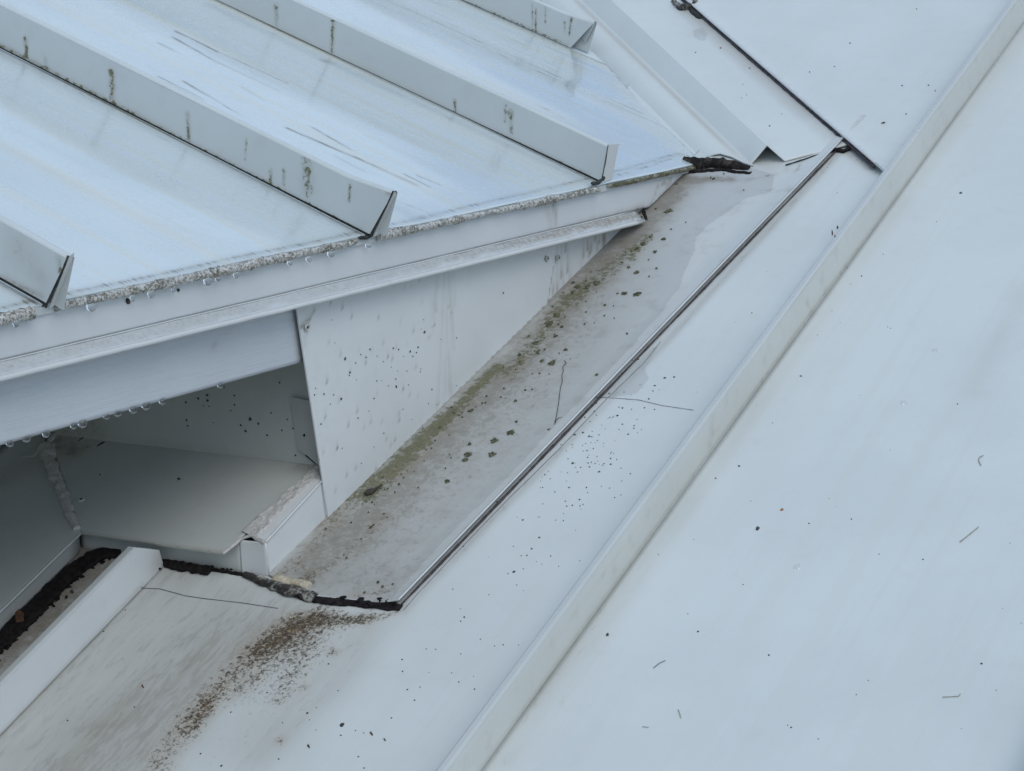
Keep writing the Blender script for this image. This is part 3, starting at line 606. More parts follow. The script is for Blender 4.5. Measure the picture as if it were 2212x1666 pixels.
# lichen blobs on the tray
TL = [(1310, 50, 16), (1357, 50, 18), (1395, 32, 18), (1530, 82, 15), (1592, 85, 17), (1212, 182, 17), (1175, 225, 22), (1110, 316, 16), (1255, 348, 10), (1190, 410, 20), (1140, 400, 10), (1035, 371, 8), (803, 637, 13), (657, 717, 8), (990, 741, 19), (915, 780, 17), (791, 845, 16), (903, 845, 18), (777, 870, 14), (1180, 730, 15), (690, 972, 11), (565, 1378, 6), (363, 1450, 7), (385, 1472, 6), (1403, 467, 9), (1440, 137, 8), (1545, 272, 5), (435, 1460, 5), (1205, 285, 9), (1235, 240, 8), (1120, 360, 9), (797, 795, 8), (1017, 590, 8), (1285, 75, 9), (1290, 30, 9), (330, 1190, 7), (1020, 690, 6), (300, 1500, 5)]
T7 = [(340, 710, 38), (300, 941, 22), (230, 1046, 22), (240, 1184, 12), (80, 1397, 32), (78, 1216, 24), (130, 980, 28), (363, 860, 8), (485, 803, 7), (180, 1252, 8), (410, 485, 12), (965, 535, 7), (715, 440, 16), (110, 760, 16), (195, 920, 20), (80, 1018, 16), (235, 690, 10), (10, 1175, 18), (690, 432, 9), (800, 400, 8)]
bm = bmesh.new()
def tspot(px, py, r, bm=bm, hh=.0030): 
    q = A(px, py, hh); spotmesh(bm, q, nA, r*.95, r*1.2, random.uniform(-.5, .5), .0006, 14, rough=.42)
for x, y, r in TL: tspot(*S5(x, y), r*.00021)
for x, y, r in T7: tspot(1355.3+x*.2604, 271+y*.2604, r*.00011)
for _ in range(90):
    t = random.random(); x = 720+t*680+random.gauss(0, 25); y = 1125-t*640+abs(random.gauss(0, 42))+12; tspot(x, y, random.uniform(.0004, .0011))
o = finish('lichen_spots', bm, m_spot, tr); o['kind'] = 'stuff'
# black sealant and dirty bead closing the tray's lower end
bm = bmesh.new(); pts = dens([A(640, 1278, .001), A(665, 1290, .001), A(700, 1297, .001), A(780, 1303, .001), A(866, 1313, .001)], .003)
tube(bm, pts, [.0058+.0014*nz(p, 60, 3)-.0014*i/len(pts) for i, p in enumerate(pts)], 12, .30, 260, (nA, .25)); finish('black_sealant', bm, m_dark, tr)
bm = bmesh.new()
for _ in range(16):
    t = random.random(); q = A(610+t*250, 1279+t*30+random.gauss(0, 5)-3, .003); spotmesh(bm, q, nA, random.uniform(.001, .004), random.uniform(.001, .0028), random.random(), .0012, 9, rough=.5)
o = finish('sealant_crumbs', bm, m_dark, tr); o['kind'] = 'stuff'
bm = bmesh.new(); pts = dens([A(528, 1240, .002), A(570, 1256, .002), A(620, 1275, .002), A(680, 1292, .002)], .003); tube(bm, pts, [.0032+.003*min(1, i/14) for i in range(len(pts))], 12, .35, 160, (nA, .5)); finish('mottled_bead', bm, m_sealdirty, tr)
bm = bmesh.new(); pts = dens([A(592, 1247, .003), A(630, 1256, .003), A(668, 1266, .003)], .003); tube(bm, pts, .0048, 10, .4, 150, (nA, .35)); finish('cream_sealant', bm, simple('cream_sealant_mat', [(.50, .44, .32), (.36, .30, .20), (.6, .56, .48)], 80, .5, .002, (.4, .7)), tr)

# ============================================================ VALLEY FLASHING
vf = thing('valley_flashing', Vtw(.2, -.08), 'pale valley flashing with an inverted-V ridge ending in a small open mouth above the tray', 'flashing')
F_v = [(2, [(1235, -5), (1410, 165), (1558, 305), (1625, 362)], 3, 3, .55), (2, [(1475, 12), (1825, 322), (1888, 372)], 9, 7, (.75, .5)), (2, [(1560, 80), (1750, 250)], 14, 10, .25), (2, [(1495, 25), (1520, 70)], 16, 12, .4),
       (1, [(1300, 170), (1350, 230), (1420, 290)], 5, 5, .3), (2, [(1350, 195), (1480, 325)], 5, 5, .4), (2, [(1301, 0), (1665, 319)], 1.2, 1.2, .35), (2, [(1700, 352), (1825, 318)], 4, 3, .3),
       (3, [(1497, 62), (1500, 85), (1510, 104), (1523, 90), (1535, 62), (1515, 40)], 0, 0, 1)]
# profile across the valley: (w, height over roof plane)
prof = [(.060, None), (.030, None), (.004, None), (0, -.0020), (-.004, .0), (-.022, .0016), (-.0420, .0040), (-.0428, .0042), (-.0600, .0235), (-.0612, .0235), (-.0753, .0044), (-.0760, .0042), (-.10, .0042), (-.125, .0040), (-.1475, .0040), (-.168, .0036)]
def pf(t, i):
    w_, h = prof[i]
    if h is None: q = X0+vV*t+(-cn/np.linalg.norm(cn))*abs(w_)-nB*.0034; return q
    return Vtw(t, w_, h)
botpix = {3: (1487, 336), 4: (1512, 337), 5: (1548, 336), 6: (1618, 362), 7: (1625, 362)}
tb = {0: .055, 1: .05, 2: .036, 3: .036, 4: .015, 5: -.002, 6: -.041, 7: -.043, 8: -.050, 9: -.051, 10: -.060, 11: -.060, 12: -.0615, 13: -.063, 14: -.0645, 15: -.066}
_e = [(1487, 333), (1505, 335), (1530, 337), (1555, 334), (1575, 338), (1600, 349), (1622, 360)]
_e = sorted([((A(*q, .004)-X0)@wV, (A(*q, .004)-X0)@vV) for q in _e])
prof[5:6] = [(-.008, .0020), (-.016, .0050), (-.022, .0055), (-.030, .0050), (-.036, .0042)]
tb_new = {}
for i_, (w_, h_) in enumerate(prof):
    if h_ is not None and w_ > -.0424: tb_new[i_] = float(np.interp(w_, [a for a, b in _e], [b for a, b in _e]))
    elif w_ > 0: tb_new[i_] = .05
    else: tb_new[i_] = float(np.interp(w_, [-.168, -.1475, -.0753, -.0612, -.0600, -.0428], [-.066, -.0645, -.060, -.051, -.050, -.043]))
tb = tb_new
def vfn(t, i):
    i = int(i); b = tb[i]; return pf(b+(2.6-b)*t, i)
tt = list(np.linspace(0, .03, 14))+list(np.linspace(.034, .25, 70))+list(np.linspace(.26, 1, 24))
sheet('valley_sheet', vfn, tt, list(range(len(prof))), m_low, vf, fields=F_v, hit=lambda a, b: A(a, b, .003), thick=.0010, flip=False)
bm = bmesh.new()
a_ = dens([A(1478, 356, .004), A(1500, 357, .004), A(1530, 355, .005), A(1560, 354, .005), A(1590, 360, .004), A(1617, 367, .002)], .0028)
tube(bm, [q+dA*.001 for q in a_], [.0088-.0052*i/len(a_) for i in range(len(a_))], 14, .34, 130, seed=3)
o = finish('foam_closure', bm, m_foam, None); tag(o, 'dark crumbling foam strip stuffed under the curled end of the valley flashing', 'foam strip')
bm = bmesh.new(); a_ = dens([A(1478, 372, .003), A(1510, 370, .003), A(1560, 366, .003), A(1590, 371, .003), A(1622, 375, .002)], .0025)
tube(bm, a_, [.0030]*len(a_), 8, .6, 260, (nA, .5), 5); finish('black_grit', bm, m_dark, vf)
# thin dark lap line where the flashing sits on the tray, black blob in the corner
bm = bmesh.new(); tube(bm, dens([A(1697, 357, .0035), A(1760, 337, .0035), A(1800, 325, .0035)], .004), .0009, 6, .4, 200); finish('lap_sealant', bm, m_gap, vf)
bm = bmesh.new(); tube(bm, dens([A(1798, 323, .003), A(1812, 324, .003), A(1822, 327, .002), A(1836, 320, .003)], .003), .0024, 8, .5, 220); finish('corner_sealant', bm, m_dark, vf)
bm = bmesh.new(); tube(bm, dens([Vtw(t, Lw+.0015, .0045) for t in (-.134, 0, .5, 1.0, 2.4)], .006), .0017, 8, .45, 120); finish('valley_grime', bm, m_gapt, vf)
# closed inside of the little ridge
bm = bmesh.new(); prism(bm, [Vtw(-.005, -.046, .003), Vtw(-.012, -.0606, .021), Vtw(-.02, -.073, .003)], vV*.002); finish('ridge_stop', bm, m_shade, vf)
# rumpled bit of flashing at the top
rb = bmesh.new(); c = A(1480, 8, .006)
pts = dens([A(1455, 4, .004), A(1468, 16, .006), A(1482, 12, .010), A(1496, 16, .006), A(1502, 2, .008), A(1490, -12, .01)], .003)
tube(rb, pts, .0035, 8, .7, 150); finish('crumpled_corner', rb, m_sealdirty, low)
bm = bmesh.new(); tube(bm, dens([A(1490, 14, .004), A(1500, 30, .004), A(1515, 42, .003)], .003), .004, 8, .4, 200); finish('dark_gap', bm, m_gap, low)

# ============================================================ RECESS UNDER THE EAVE: wall, saddle, corner flashing, box
XS = .262
S1 = X(XS, 175, 1152); S2 = X(XS, 482, 1196); S3 = Y(.03, 690, 1006)
nS = np.cross(S2-S1, S3-S1); nS /= np.linalg.norm(nS); nS = nS if nS[2] > 0 else -nS
Sh = lambda a, b: on(nS, S1, a, b)
xw = S3[0]
S4 = X(xw, 100, 931)
sad = thing('saddle_flashing', (S1+S3)/2, 'grey shaded shelf of flashing in the recess below the board, sealed along both sides', 'flashing')
SW = Sh(100, 931)
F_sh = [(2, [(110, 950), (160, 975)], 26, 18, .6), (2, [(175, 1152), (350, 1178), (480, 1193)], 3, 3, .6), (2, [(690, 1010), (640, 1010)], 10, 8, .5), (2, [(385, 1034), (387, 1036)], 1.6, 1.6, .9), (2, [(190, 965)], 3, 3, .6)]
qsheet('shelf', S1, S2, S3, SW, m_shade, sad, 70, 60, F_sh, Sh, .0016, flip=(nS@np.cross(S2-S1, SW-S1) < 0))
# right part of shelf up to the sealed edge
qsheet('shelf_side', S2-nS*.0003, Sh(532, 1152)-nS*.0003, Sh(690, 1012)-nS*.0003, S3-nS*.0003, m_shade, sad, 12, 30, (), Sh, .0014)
# inner wall facing the camera's left
iw = thing('recess_wall', X(xw, 400, 900), 'dark shaded wall sheet with black spots at the back of the recess', 'wall')
WT = lambda a, b: X(xw+.0005, a, b)
y1 = SW[1]+.35
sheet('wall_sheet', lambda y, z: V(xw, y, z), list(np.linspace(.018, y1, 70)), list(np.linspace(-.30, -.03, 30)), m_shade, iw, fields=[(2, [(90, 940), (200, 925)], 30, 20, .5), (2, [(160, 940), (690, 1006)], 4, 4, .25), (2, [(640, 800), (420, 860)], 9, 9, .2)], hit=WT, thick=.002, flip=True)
S4r = lambda x, y: (x*.423, 650.6+y*.423)
bm = bmesh.new()
for x, y, r in [(1012, 497, 6), (1058, 480, 6), (1060, 508, 6), (950, 517, 5), (953, 607, 5), (960, 637, 4), (1198, 482, 4), (1198, 529, 4), (1278, 602, 9), (1320, 626, 5), (1254, 664, 6), (1230, 634, 5), (1385, 571, 4), (1428, 416, 4), (1365, 685, 4), (1440, 660, 4), (1468, 604, 3), (1497, 650, 4), (1510, 788, 4), (1068, 537, 3), (1040, 535, 3), (1145, 440, 3), (1180, 560, 3), (1090, 620, 2)]:
    q = X(xw, *S4r(x, y)); spotmesh(bm, q-XD*.0002, -XD, r*.0002, r*.00024, random.random(), .0006, 9)
o = finish('mould_dots', bm, m_spotdark, iw); o['kind'] = 'stuff'
tb_ = [X(xw-.004, *S4r(*q)) for q in ((1480, 488), (1640, 520), (1660, 860), (1625, 840), (1570, 790), (1520, 757))]
plate('corner_tab', tb_, XD*.0012, m_shade, iw)
bm = bmesh.new(); q = X(xw-.0045, *S4r(1553, 686)); spotmesh(bm, q, -XD, .0012, .0016, 0, .0006, 9); finish('screw_hole', bm, m_dark, iw)
bm = bmesh.new(); tube(bm, dens([X(xw-.0015, *S4r(1562, 788)), X(xw-.002, *S4r(1618, 832))], .003), .0008, 6, .3, 100); finish('dark_joint', bm, m_dark, iw)
# front skirt of the saddle standing on the lower roof
b1, b2 = A(186, 1186), A(580, 1246)
sk0 = A(176, 1184); sk1 = A(522, 1237)
up_ = lambda q, z: V(q[0], q[1], z)
zt = lambda q: S1[2]+((S1-q)@V(nS[0], nS[1], 0))/nS[2]-.001
skp = [sk0-nA*.001, sk1-nA*.001, up_(sk1, zt(sk1)), up_(sk0, zt(sk0))]
qsheet('skirt', skp[0], skp[1], skp[2], skp[3], m_shade, sad, 40, 8, [(2, [tuple(sk0), tuple(sk1)], 4, 4, .5)], A, .0015)
# sealant beads
def bead(path, r, m, lump, name, parent, flat=None, ls=90, k=12):
    bm = bmesh.new(); pts = dens(path, .0022); rr = [(r[0]+(r[1]-r[0])*i/len(pts))*(1+.25*nz(p, 70, 2)) for i, p in enumerate(pts)]
    tube(bm, pts, rr, k, lump, ls, flat); return finish(name, bm, m, parent)
bead([Sh(96, 962), Sh(104, 985), Sh(112, 1010), Sh(128, 1050), Sh(142, 1080), Sh(153, 1120), Sh(166, 1145)], (.0065, .0042), m_seal, .5, 'sealant_bead', sad, (nS, .7))
bead([Sh(48, 992), Sh(75, 985), Sh(92, 968), Sh(108, 952), Sh(118, 940)], (.0028, .0050), m_seal, .7, 'sealant_smear', sad, (nS, .5))
bead([Sh(112, 960), Sh(114, 975), Sh(118, 990)], (.004, .003), m_seal, .7, 'sealant_smear', sad, (nS, .5))
rivet(sad, Sh(176, 1080)+nS*.0003, nS, .0036)
bm = bmesh.new(); spotmesh(bm, Sh(386, 1035), nS, .0018, .0014, 0, .0012, 9, rough=.4); spotmesh(bm, Sh(216, 1026), nS, .001, .001, 0, .0006, 8); spotmesh(bm, Sh(218, 960), nS, .005, .0012, 1.2, .001, 9, rough=.4); spotmesh(bm, Sh(182, 945), nS, .008, .0012, 1.2, .001, 9, rough=.4)
o = finish('grit', bm, m_leaf, sad); o['kind'] = 'stuff'
# box at the foot of the panel
bx = thing('box_flashing', A(600, 1220), 'small boxed end flashing with smeared sealant on top, between shelf and panel tip', 'flashing')
K0 = A(581, 1246); yk = .012; K0 = Y(yk, 581, 1246)
K1 = Y(yk, 573, 1172); K2 = Y(yk, 694, 1040); K3 = Y(yk, 706, 1130)
T0 = Sh(520, 1163)+nS*.001; T1 = Sh(560, 1128)
qsheet('side_face', K0, K3, K2, K1, m_flash, bx, 40, 20, [(2, [(600, 1225), (700, 1130)], 3, 3, .4)], lambda a, b: Y(yk, a, b), .001)
Kx = K2+(K2-K1)*.35; Kz = K3+(K3-K0)*.35
qsheet('side_face', K3, Kz, Kx, K2, m_flash, bx, 4, 4, (), None, .001)
F0 = A(523, 1236)-nA*.0005; F1 = K0
FT0 = up_(F0, 0); FT0 = X(F0[0]-.0002, 518, 1166)
qsheet('front_face', F0-XD*.001, F1-XD*.001, K1-XD*.001, FT0-XD*.001, m_flash, bx, 16, 16, [(2, [(545, 1170), (575, 1175)], 2, 2, .3)], lambda a, b: X(F0[0], a, b), .001)
TB = Sh(690, 1008); TA = Sh(527, 1152)
qsheet('top_face', K1+V(0, 0, .0003), K2+V(0, 0, .0003), TB+nS*.002, TA+nS*.002, m_flash, bx, 40, 20, [(2, [(560, 1150), (690, 1020)], 10, 10, .2)], Sh, .001)
bm = bmesh.new(); tube(bm, dens([K1, K2], .01), .0013, 8); tube(bm, dens([K0, K1], .01), .001, 8); finish('folded_edge', bm, m_hem, bx)
# smeared sealant patch
bm = bmesh.new(); nu, nv = 90, 34; rows = []
for i in range(nu+1):
    a = i/nu; row = []
    for j in range(nv+1):
        b = j/nv
        e0_ = TA*(1-a)+TB*a+nS*.002; e1_ = (K1*(1-a)+K2*a); lim = .66+.16*nz(V(a*6, 0, 0), 1, 2)+.10*nz(V(a*25, 3, 0), 1, 2); lo = -.10+.06*nz(V(a*14, 7, 0), 1, 5)
        bb = lo+(lim-lo)*b; q = e0_+(e1_-e0_)*bb; env = min(1, 7*b, 7*(1-b), 12*a+.2, 12*(1-a)+.2)
        q = q+nS*(-.0006+env*(.0022+.0010*fbm(q, 70, 4)+.0009*fbm(q, 230, 8))); row.append(bm.verts.new(q))
    rows.append(row)
for i in range(nu):
    for j in range(nv): f = bm.faces.new([rows[i][j], rows[i+1][j], rows[i+1][j+1], rows[i][j+1]]); f.smooth = True
bmesh.ops.recalc_face_normals(bm, faces=bm.faces[:])
if sum((np.array(f.normal)@nS) for f in bm.faces) < 0: bmesh.ops.reverse_faces(bm, faces=bm.faces[:])
finish('smeared_sealant', bm, m_seal, bx)
bead([Sh(480, 1197), Sh(500, 1182), Sh(520, 1165), Sh(545, 1160)+nS*.002, K1+V(0, .003, 0), K1], (.0016, .0022), m_seal, .5, 'sealant_string', bx)
# corner flashing to the left, falling along the lower roof
q1 = S1; q2 = Sh(98, 950)
nC = np.cross(dA, q2-q1); nC /= np.linalg.norm(nC); nC = nC if nC[2] > 0 else -nC
Cc = lambda a, b: on(nC, q1, a, b)
cf = thing('corner_flashing', q1, 'dark shaded flashing at the far left, its lit front edge falling toward the lower left', 'flashing')
c0 = q1; c1 = q2+(q2-q1)*.25
F_c = [(2, [(100, 960), (160, 1140)], 8, 6, .5), (2, [(0, 1040), (100, 980)], 20, 20, .3), (2, [(170, 1155), (0, 1322)], 3, 3, .3)]
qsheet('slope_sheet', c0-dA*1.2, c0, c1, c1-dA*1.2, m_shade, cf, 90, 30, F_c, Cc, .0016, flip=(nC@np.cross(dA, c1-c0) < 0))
bm = bmesh.new(); tube(bm, dens([c0-dA*1.2, c0], .02), .0012, 8); finish('front_hem', bm, m_flash, cf)
dn = V(0, 0, -1)
hf = .0185
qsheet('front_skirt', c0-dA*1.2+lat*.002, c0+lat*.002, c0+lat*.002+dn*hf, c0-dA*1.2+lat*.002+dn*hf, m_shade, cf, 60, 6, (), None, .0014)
# backing walls closing the space under the upper roof
bw = thing('building_wall', (0, .7, -.6), 'bluish shaded wall patch at the far left edge just under the board', 'wall')
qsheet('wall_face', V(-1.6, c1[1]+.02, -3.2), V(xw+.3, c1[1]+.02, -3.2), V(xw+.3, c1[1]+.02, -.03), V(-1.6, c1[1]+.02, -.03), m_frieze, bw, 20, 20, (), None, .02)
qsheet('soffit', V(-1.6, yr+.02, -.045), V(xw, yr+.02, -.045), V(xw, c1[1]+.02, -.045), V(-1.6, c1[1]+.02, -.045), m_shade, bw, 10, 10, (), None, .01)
# black rotted leaf litter, widened to paint in the slot's shadow as well
lit = bmesh.new()
pts = dens([A(262, 1190, .002), A(215, 1197, .002), A(165, 1225, .002), A(105, 1284, .002), A(55, 1334, .002), A(0, 1390, .002), A(-80, 1478, .002)], .003)
tube(lit, pts, [.0105+.004*nz(p, 50, 6) for p in pts], 14, .38, 190, (nA, .25))
for _ in range(160):
    p = random.choice(pts)+lat*random.gauss(-.004, .006)+dA*random.gauss(0, .004); spotmesh(lit, p-nA*.002, nA, random.uniform(.001, .004), random.uniform(.001, .003), random.random()*3, .0015, 8, rough=.5)
tag(finish('leaf_litter_and_shadow', lit, m_dark), 'black rotted litter and dark shadow filling the slot beside the short seam', 'leaf litter', kind='stuff')
lit = bmesh.new()
pts = dens([A(348, 1212, .001), A(365, 1218, .002), A(400, 1226, .002), A(455, 1232, .002)], .0025); tube(lit, pts, [.003+.0028*min(1, i/9) for i in range(len(pts))], 12, .6, 170, (nA, .6))
pts = dens([A(455, 1231, .001), A(500, 1237, .001), A(535, 1243, .001)], .003); tube(lit, pts, .0018, 8, .5, 170)
for _ in range(40):
    q = A(random.uniform(345, 545), 1226+random.gauss(0, 4), .001); spotmesh(lit, q+dA*0, nA, random.uniform(.0006, .002), random.uniform(.0006, .0016), 0, .001, 8, rough=.5)
tag(finish('black_debris', lit, m_dark), 'black crumbly debris along the foot of the saddle skirt', 'debris', kind='stuff')

# ============================================================ SPOTS ON THE LOWER ROOF
PL = [(1723, 483, 7), (1768, 479, 6), (1675, 520, 6), (1668, 545, 4), (1648, 583, 5), (1627, 625, 5), (1675, 633, 4), (1523, 626, 6), (1499, 662, 6), (1523, 703, 4), (1578, 710, 4), (1335, 742, 6), (1297, 752, 6), (1365, 760, 6), (1550, 750, 5), (1355, 828, 4), (1358, 860, 4), (1287, 887, 7), (1325, 907, 4), (1367, 905, 4), (1412, 928, 6), (1467, 865, 4), (1468, 892, 5), (1435, 890, 4), (1155, 942, 4), (1180, 962, 3), (1270, 1003, 4), (1320, 1060, 5), (1285, 1087, 4), (1352, 1003, 4), (1050, 1157, 5), (1127, 1143, 3), (1128, 1240, 5), (1093, 1293, 5), (1070, 1325, 4), (1008, 1402, 7), (773, 1617, 5), (767, 1282, 4), (1397, 603, 6), (1390, 642, 5), (1460, 557, 5), (1520, 462, 5), (1598, 395, 5), (1570, 400, 3), (1345, 670, 4), (1370, 690, 3), (1400, 660, 3), (1285, 800, 3), (1337, 830, 3), (1265, 867, 3), (1145, 1003, 3), (1243, 1160, 3), (980, 1412, 3), (928, 1070, 4), (1320, 675, 3), (1232, 800, 3)]
bm = bmesh.new()
def lspot(x, y, r, ar=1.15, an=0): spotmesh(bm, A(x, y, .0001), nA, r, r*ar, an+random.uniform(-.4, .4), .0004, 9)
for x, y, r in PL: lspot(*S5(x, y), r*.0002)
S8 = lambda x, y: (1355.3+x*.5768, 704.7+y*.5768); S3_ = lambda x, y: (1409.4+x*.4229, y*.4229); S6 = lambda x, y: (x*.4166, 1138.8+y*.4166)
for x, y, r in [(649, 187, 5), (418, 524, 5), (264, 1144, 4), (530, 1232, 4), (680, 739, 3), (839, 723, 3), (1107, 874, 3), (902, 1327, 2), (1326, 1264, 4), (942, 854, 2), (613, 1503, 3), (600, 1495, 2), (330, 570, 4), (543, 363, 2), (712, 33, 2), (975, 3, 2), (985, 8, 2), (1236, 292, 3), (857, 1380, 2), (715, 1546, 2), (116, 855, 2), (462, 655, 1.5)]: lspot(*S8(x, y), r*.00024)
for x, y, r in [(348, 245, 5), (496, 348, 4), (598, 643, 5), (1009, 220, 4), (930, 340, 3), (803, 367, 3), (1275, 437, 4), (1410, 435, 4), (1445, 464, 3), (1296, 581, 4), (1575, 985, 8), (1068, 1410, 4), (220, 268, 4), (893, 857, 2), (462, 430, 2), (480, 485, 2), (455, 500, 2), (660, 582, 2), (1350, 45, 3), (1013, 1452, 2), (508, 1598, 3), (943, 985, 2)]: 
    a, b = S3_(x, y); h = .0002
    inside = ((A(a, b)-X0)@wV) > Lw
    up2 = ((A(a, b)-P0)@lat) > R_V
    spotmesh(bm, A(a, b, (.0045 if inside else .0068) if up2 else .0002), nA, r*.00022, r*.00026, 0, .0004, 8)
for x, y, r in [(350, 1003, 4), (697, 933, 4), (2085, 687, 4), (2087, 748, 4), (1593, 965, 6), (2180, 205, 5), (1148, 1238, 6), (1768, 1080, 4), (1843, 1055, 3), (1887, 1068, 3), (2030, 990, 4), (2112, 843, 4), (1858, 1190, 4), (2150, 898, 4), (1753, 848, 3), (1385, 858, 4), (1465, 865, 3), (1500, 762, 5), (1465, 1015, 3), (1040, 1175, 4), (537, 541, 4), (650, 430, 3), (1703, 710, 4), (2178, 830, 3), (1197, 960, 4), (1605, 1000, 2), (1445, 1203, 4), (1888, 1250, 4), (1640, 935, 2)]: lspot(*S6(x, y), r*.00019)
for _ in range(150):       # fine spatter along the dot trail
    t = random.random(); x = 1420-t*520+random.gauss(0, 40); y = 800+t*740+random.gauss(0, 30)
    if random.random() < .7: x, y = 1250+random.gauss(0, 60), 930+random.gauss(0, 75)
    if y < 1318-(x-870)*1.02+16: continue
    lspot(x, y, random.uniform(.0003, .00075))
for _ in range(60):       # stray dust
    x = random.uniform(0, 2212); y = random.uniform(420, 1666)
    q = A(x, y); u, v = (q-P0)@dA, (q-P0)@lat
    if abs(v-R_V-.004) < .006 or v > L_V-.004 or y < 1325-(x-866)*1.05: continue
    lspot(x, y, random.uniform(.0002, .0006))
o = finish('algae_dots', bm, m_spotdark, low); o['kind'] = 'stuff'
bm = bmesh.new()
for x, y, r in [(945, 1165, 9), (918, 1190, 10), (932, 1206, 6)]: a, b = S3_(x, y); q = on(lat, Auv(0, R_V-.0002), a, b); spotmesh(bm, q-lat*.0001, -lat, r*.0002, r*.00026, random.random()*2, .0004, 7, rough=.5)
o = finish('paint_chips', bm, m_brown, low); o['label'] = 'brown chips in the long seam where paint has flaked off'

# ============================================================ LOOSE THINGS
def twig(pts, hitf, r, label, name='twig', m=m_twig, cat='twig', group=None):
    bm = bmesh.new(); r *= .62; tube(bm, dens([hitf(*p) for p in pts], .002), r, 6, .25, 200); o = finish(name, bm, m); return tag(o, label, cat, group)
h1 = lambda a, b: A(a, b, .0008)
twig([S8(1245, 808), S8(1262, 795), S8(1315, 752)], h1, .0006, 'straight dry pine needle lying on the white roof near the right edge', 'pine_needle', m_twig, 'pine needle')
twig([S8(1180, 1389), S8(1240, 1386), S8(1247, 1377)], h1, .0005, 'pine needle with a hooked end near the lower right corner', 'pine_needle', m_twig, 'pine needle')
twig([S8(1324, 521), S8(1315, 502), S8(1320, 490), S8(1333, 484)], h1, .0006, 'small curved hook-shaped needle on the white roof, above the straight needle', 'pine_needle', m_twig, 'pine needle')
twig([S8(97, 1280), S8(120, 1262), S8(142, 1252)], h1, .0005, 'thin grey needle just right of the long seam, lower part', 'pine_needle', m_thread, 'pine needle')
twig([S8(190, 1435), S8(196, 1450), S8(200, 1467)], h1, .0005, 'short upright needle near the bottom edge right of the long seam', 'pine_needle', m_twig, 'pine needle')
twig([S8(55, 1500), S8(80, 1502)], h1, .0004, 'very short pale needle at the bottom edge beside the long seam', 'pine_needle', m_twig, 'pine needle')
twig([(300, 1270), (345, 1272), (400, 1287), (440, 1293), (520, 1302), (600, 1314)], lambda a, b: A(a, b, .0005), .00055, 'long dark thread lying across the stained pan below the saddle skirt', 'thread', m_thread, 'thread')
twig([(1285, 858), (1330, 860), (1380, 864), (1430, 876), (1498, 886)], lambda a, b: A(a, b, .0005), .0004, 'dark thread crossing the pan between the tray and the long seam', 'thread', m_thread, 'thread')
twig([(1427, 738), (1390, 785), (1310, 862), (1210, 968), (1100, 1076), (990, 1190), (900, 1285), (872, 1318)], lambda a, b: A(a, b, .0004), .0004, 'thin scribed line of old sealant running parallel to the right edge of the tray', 'sealant_line', m_thread, 'sealant line')
twig([(289, 1245), (297, 1258), (304, 1268)], lambda a, b: A(a, b, .0024), .0003, 'hair-thin fibre against the foot of the short seam', 'thread', m_thread, 'thread')
zig = [S5(1247, 400), S5(1257, 412), S5(1240, 430), S5(1243, 450), S5(1236, 470), S5(1238, 500), S5(1230, 525), S5(1225, 560), S5(1222, 590), S5(1216, 630), S5(1210, 665), S5(1200, 700), S5(1188, 722)]
twig(zig, lambda a, b: A(a, b, .0032), .0005, 'crooked dark trail of a crawling plant stem on the tray below its middle', 'stem', m_leaf, 'plant stem')
twig([S5(1203, 705), S5(1208, 685), S5(1218, 674), S5(1240, 670)], lambda a, b: A(a, b, .0034), .0006, 'curled grey stalk at the lower end of the crooked trail on the tray', 'stem', m_leaf, 'plant stem')
bm = bmesh.new(); tube(bm, dens([A(786, 1068, .0045), A(797, 1062, .0055), A(808, 1058, .005), A(825, 1047, .004)], .002), [.0012, .0022, .0026, .0026, .002, .0016, .0012, .001]+[.0008]*20, 8, .3, 200)
tag(finish('beetle_husk', bm, m_leaf), 'small dark husk with a stalk lying on the tray near the panel tip', 'husk')
def scrap(px, py, rx, ry, an, label, m=m_leaf, h=.0006, name='leaf_scrap', hitf=None, nn=None):
    bm = bmesh.new(); q = (hitf or (lambda a, b: A(a, b, .0003)))(px, py); spotmesh(bm, q, nA if nn is None else nn, rx, ry, an, h, 11, rough=.3); tag(finish(name, bm, m), label, 'leaf scrap' if name == 'leaf_scrap' else name.replace('_', ' '))
scrap(*S8(487, 757), .0017, .0034, .35, 'black oblong leaf scrap on the open white roof right of the long seam')
scrap(*S8(578, 687), .0016, .0018, 0, 'tiny orange rust flake just above the black oblong scrap', m_orange, name='rust_flake')
scrap(*S6(1773, 1025), .0017, .0030, .2, 'black two-lobed leaf scrap on the pan near the bottom centre')
scrap(*S6(1925, 1070), .0009, .0032, .9, 'slim brown leaf scrap right of the black two-lobed scrap', m_brown)
scrap(*S6(1600, 1135), .0009, .0028, .9, 'slim dark leaf scrap left of and below the black two-lobed scrap')
scrap(*S6(1995, 1102), .0006, .0022, .9, 'thin grey leaf sliver below the slim brown scrap')
scrap(*S6(740, 825), .0006, .0034, .9, 'dark sliver with a yellow stalk on the grey stained pan', m_brown)
a_, b_ = S3_(1180, 627); scrap(a_, b_, .0012, .0028, -.7, 'dark oval leaf scrap on the upper pan left of the long seam', hitf=lambda a, b: A(a, b, .0068))
scrap(1312, 1371, .0012, .0020, .3, 'small brown seed on the roof right of the long seam, lower half', m_brown, name='seed')
scrap(277, 651, .0022, .0026, .3, 'black bean-shaped speck stuck on the fascia below the eave crust', m_leaf, .0012, 'seed', lambda a, b: Y(yf-.0006, a, b), V(0, -1, 0))
scrap(385, 627, .0012, .0014, .3, 'tiny black bead hanging under the eave crust right of the bean-shaped speck', m_leaf, .0012, 'seed', lambda a, b: Y(yf-.0006, a, b), V(0, -1, 0))
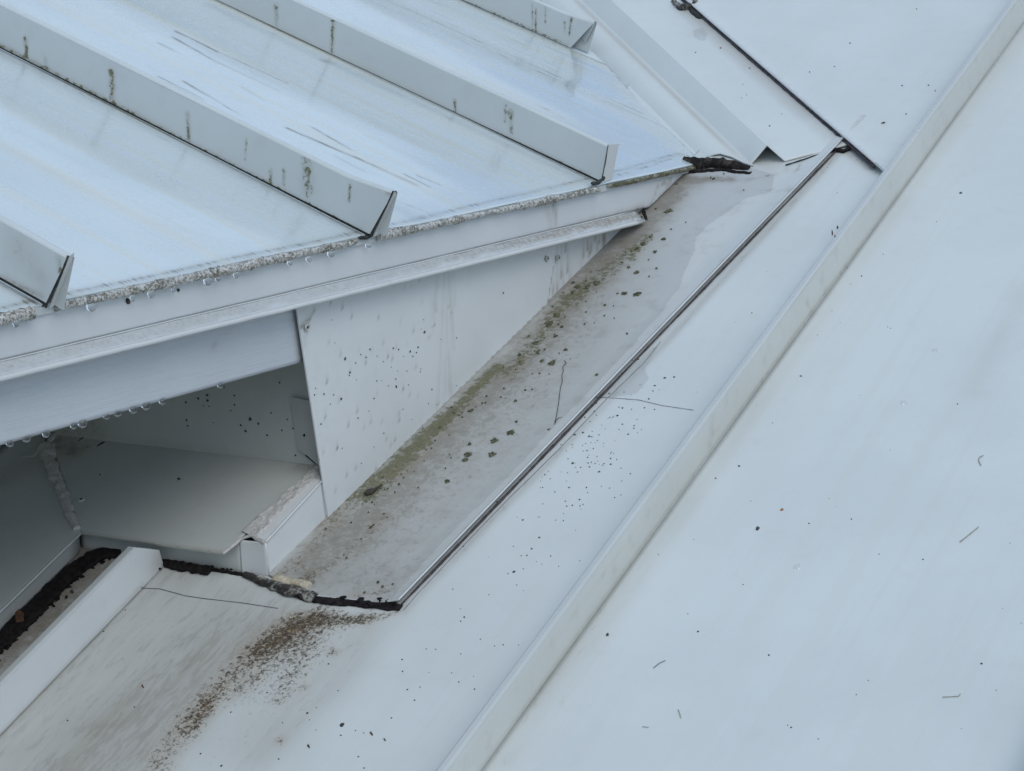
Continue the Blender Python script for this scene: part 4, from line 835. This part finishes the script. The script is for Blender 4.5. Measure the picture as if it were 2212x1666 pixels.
# brown leaf in the slot
scrap(42, 1308+25, .004, .009, .9, 'curled brown leaf wedged in the black litter at the left edge', m_brown, .004, hitf=lambda a, b: A(a, b, .006))
scrap(155, 1278, .0015, .004, .9, 'dark leaf sliver on the shaded pan beside the black litter', hitf=lambda a, b: A(a, b, .0004))
twig([S4r(815, 1560-1300+0), ][:1]+[S4r(818, 262)], lambda a, b: Y(yr-.001, a, b), .0003, 'tiny fibre', 'thread', m_thread, 'thread') if False else None

# ============================================================ WATER DROPS
ordw = ['first', 'second', 'third', 'fourth', 'fifth', 'sixth', 'seventh', 'eighth', 'ninth', 'tenth', 'eleventh', 'twelfth', 'thirteenth', 'fourteenth']
def drop(c, r, ln, label, group):
    r *= random.uniform(.8, 1.15); ln *= random.uniform(.65, 1.0)
    bm = bmesh.new(); bmesh.ops.create_icosphere(bm, subdivisions=3, radius=1)
    for v in bm.verts:
        z = v.co.z; s = 1.0 if z < 0 else 1+.25*z
        v.co = Vector((v.co.x*r*s, v.co.y*r*.75*s, z*ln*(.55 if z > 0 else 1)))+Vector(c)
    for f in bm.faces: f.smooth = True
    tag(finish('water_drop', bm, m_water), label, 'water drop', group)
E1 = [(34, 672, 4.5), (197, 643, 6), (286, 623, 4.5), (326, 614, 5), (374, 600, 4), (449, 584, 6), (470, 579, 4), (510, 570, 5), (626, 545, 5), (667, 536, 4.5), (715, 526, 5), (796, 517, 4.5), (1134, 430, 3.5)]
for i, (x, y, r) in enumerate(E1):
    q = Y(-.0035, x, y); q[2] = -.0088 if x < 1000 else -.0060; drop(q, r*.00078, r*.00085, 'clear water drop under the eave crust, %s from the left' % ordw[i], 'water drops along the eave crust')
E2 = [(21, 953, 5), (57, 945, 5), (99, 933, 5), (159, 917, 5), (178, 912, 6), (230, 899, 4), (254, 891, 5.5), (288, 882, 5), (315, 875, 5.5), (351, 865, 5), (476, 832, 4.5)]
for i, (x, y, r) in enumerate(E2):
    q = Y(yr+.0005, x, y); q[2] = zb; drop(q-ZD*.0002, r*.00085, r*.0009, 'clear water drop under the bottom edge of the board, %s from the left' % ordw[i], 'water drops along the board')
# raised beads of old sealant on the open roof
for x, y, r, lb in [(*S8(636, 900), 5, 'lowest'), (*S8(1035, 287), 5, 'middle'), (*S8(1155, 90), 5, 'topmost')]:
    bm = bmesh.new(); q = A(x, y); spotmesh(bm, q, nA, .0035, .0045, random.random(), .0007, 14, rough=.3)
    tag(finish('paint_blister', bm, m_hem), '%s of three small raised pale paint blisters on the open white roof' % lb, 'paint blister', 'paint blisters on the open roof')
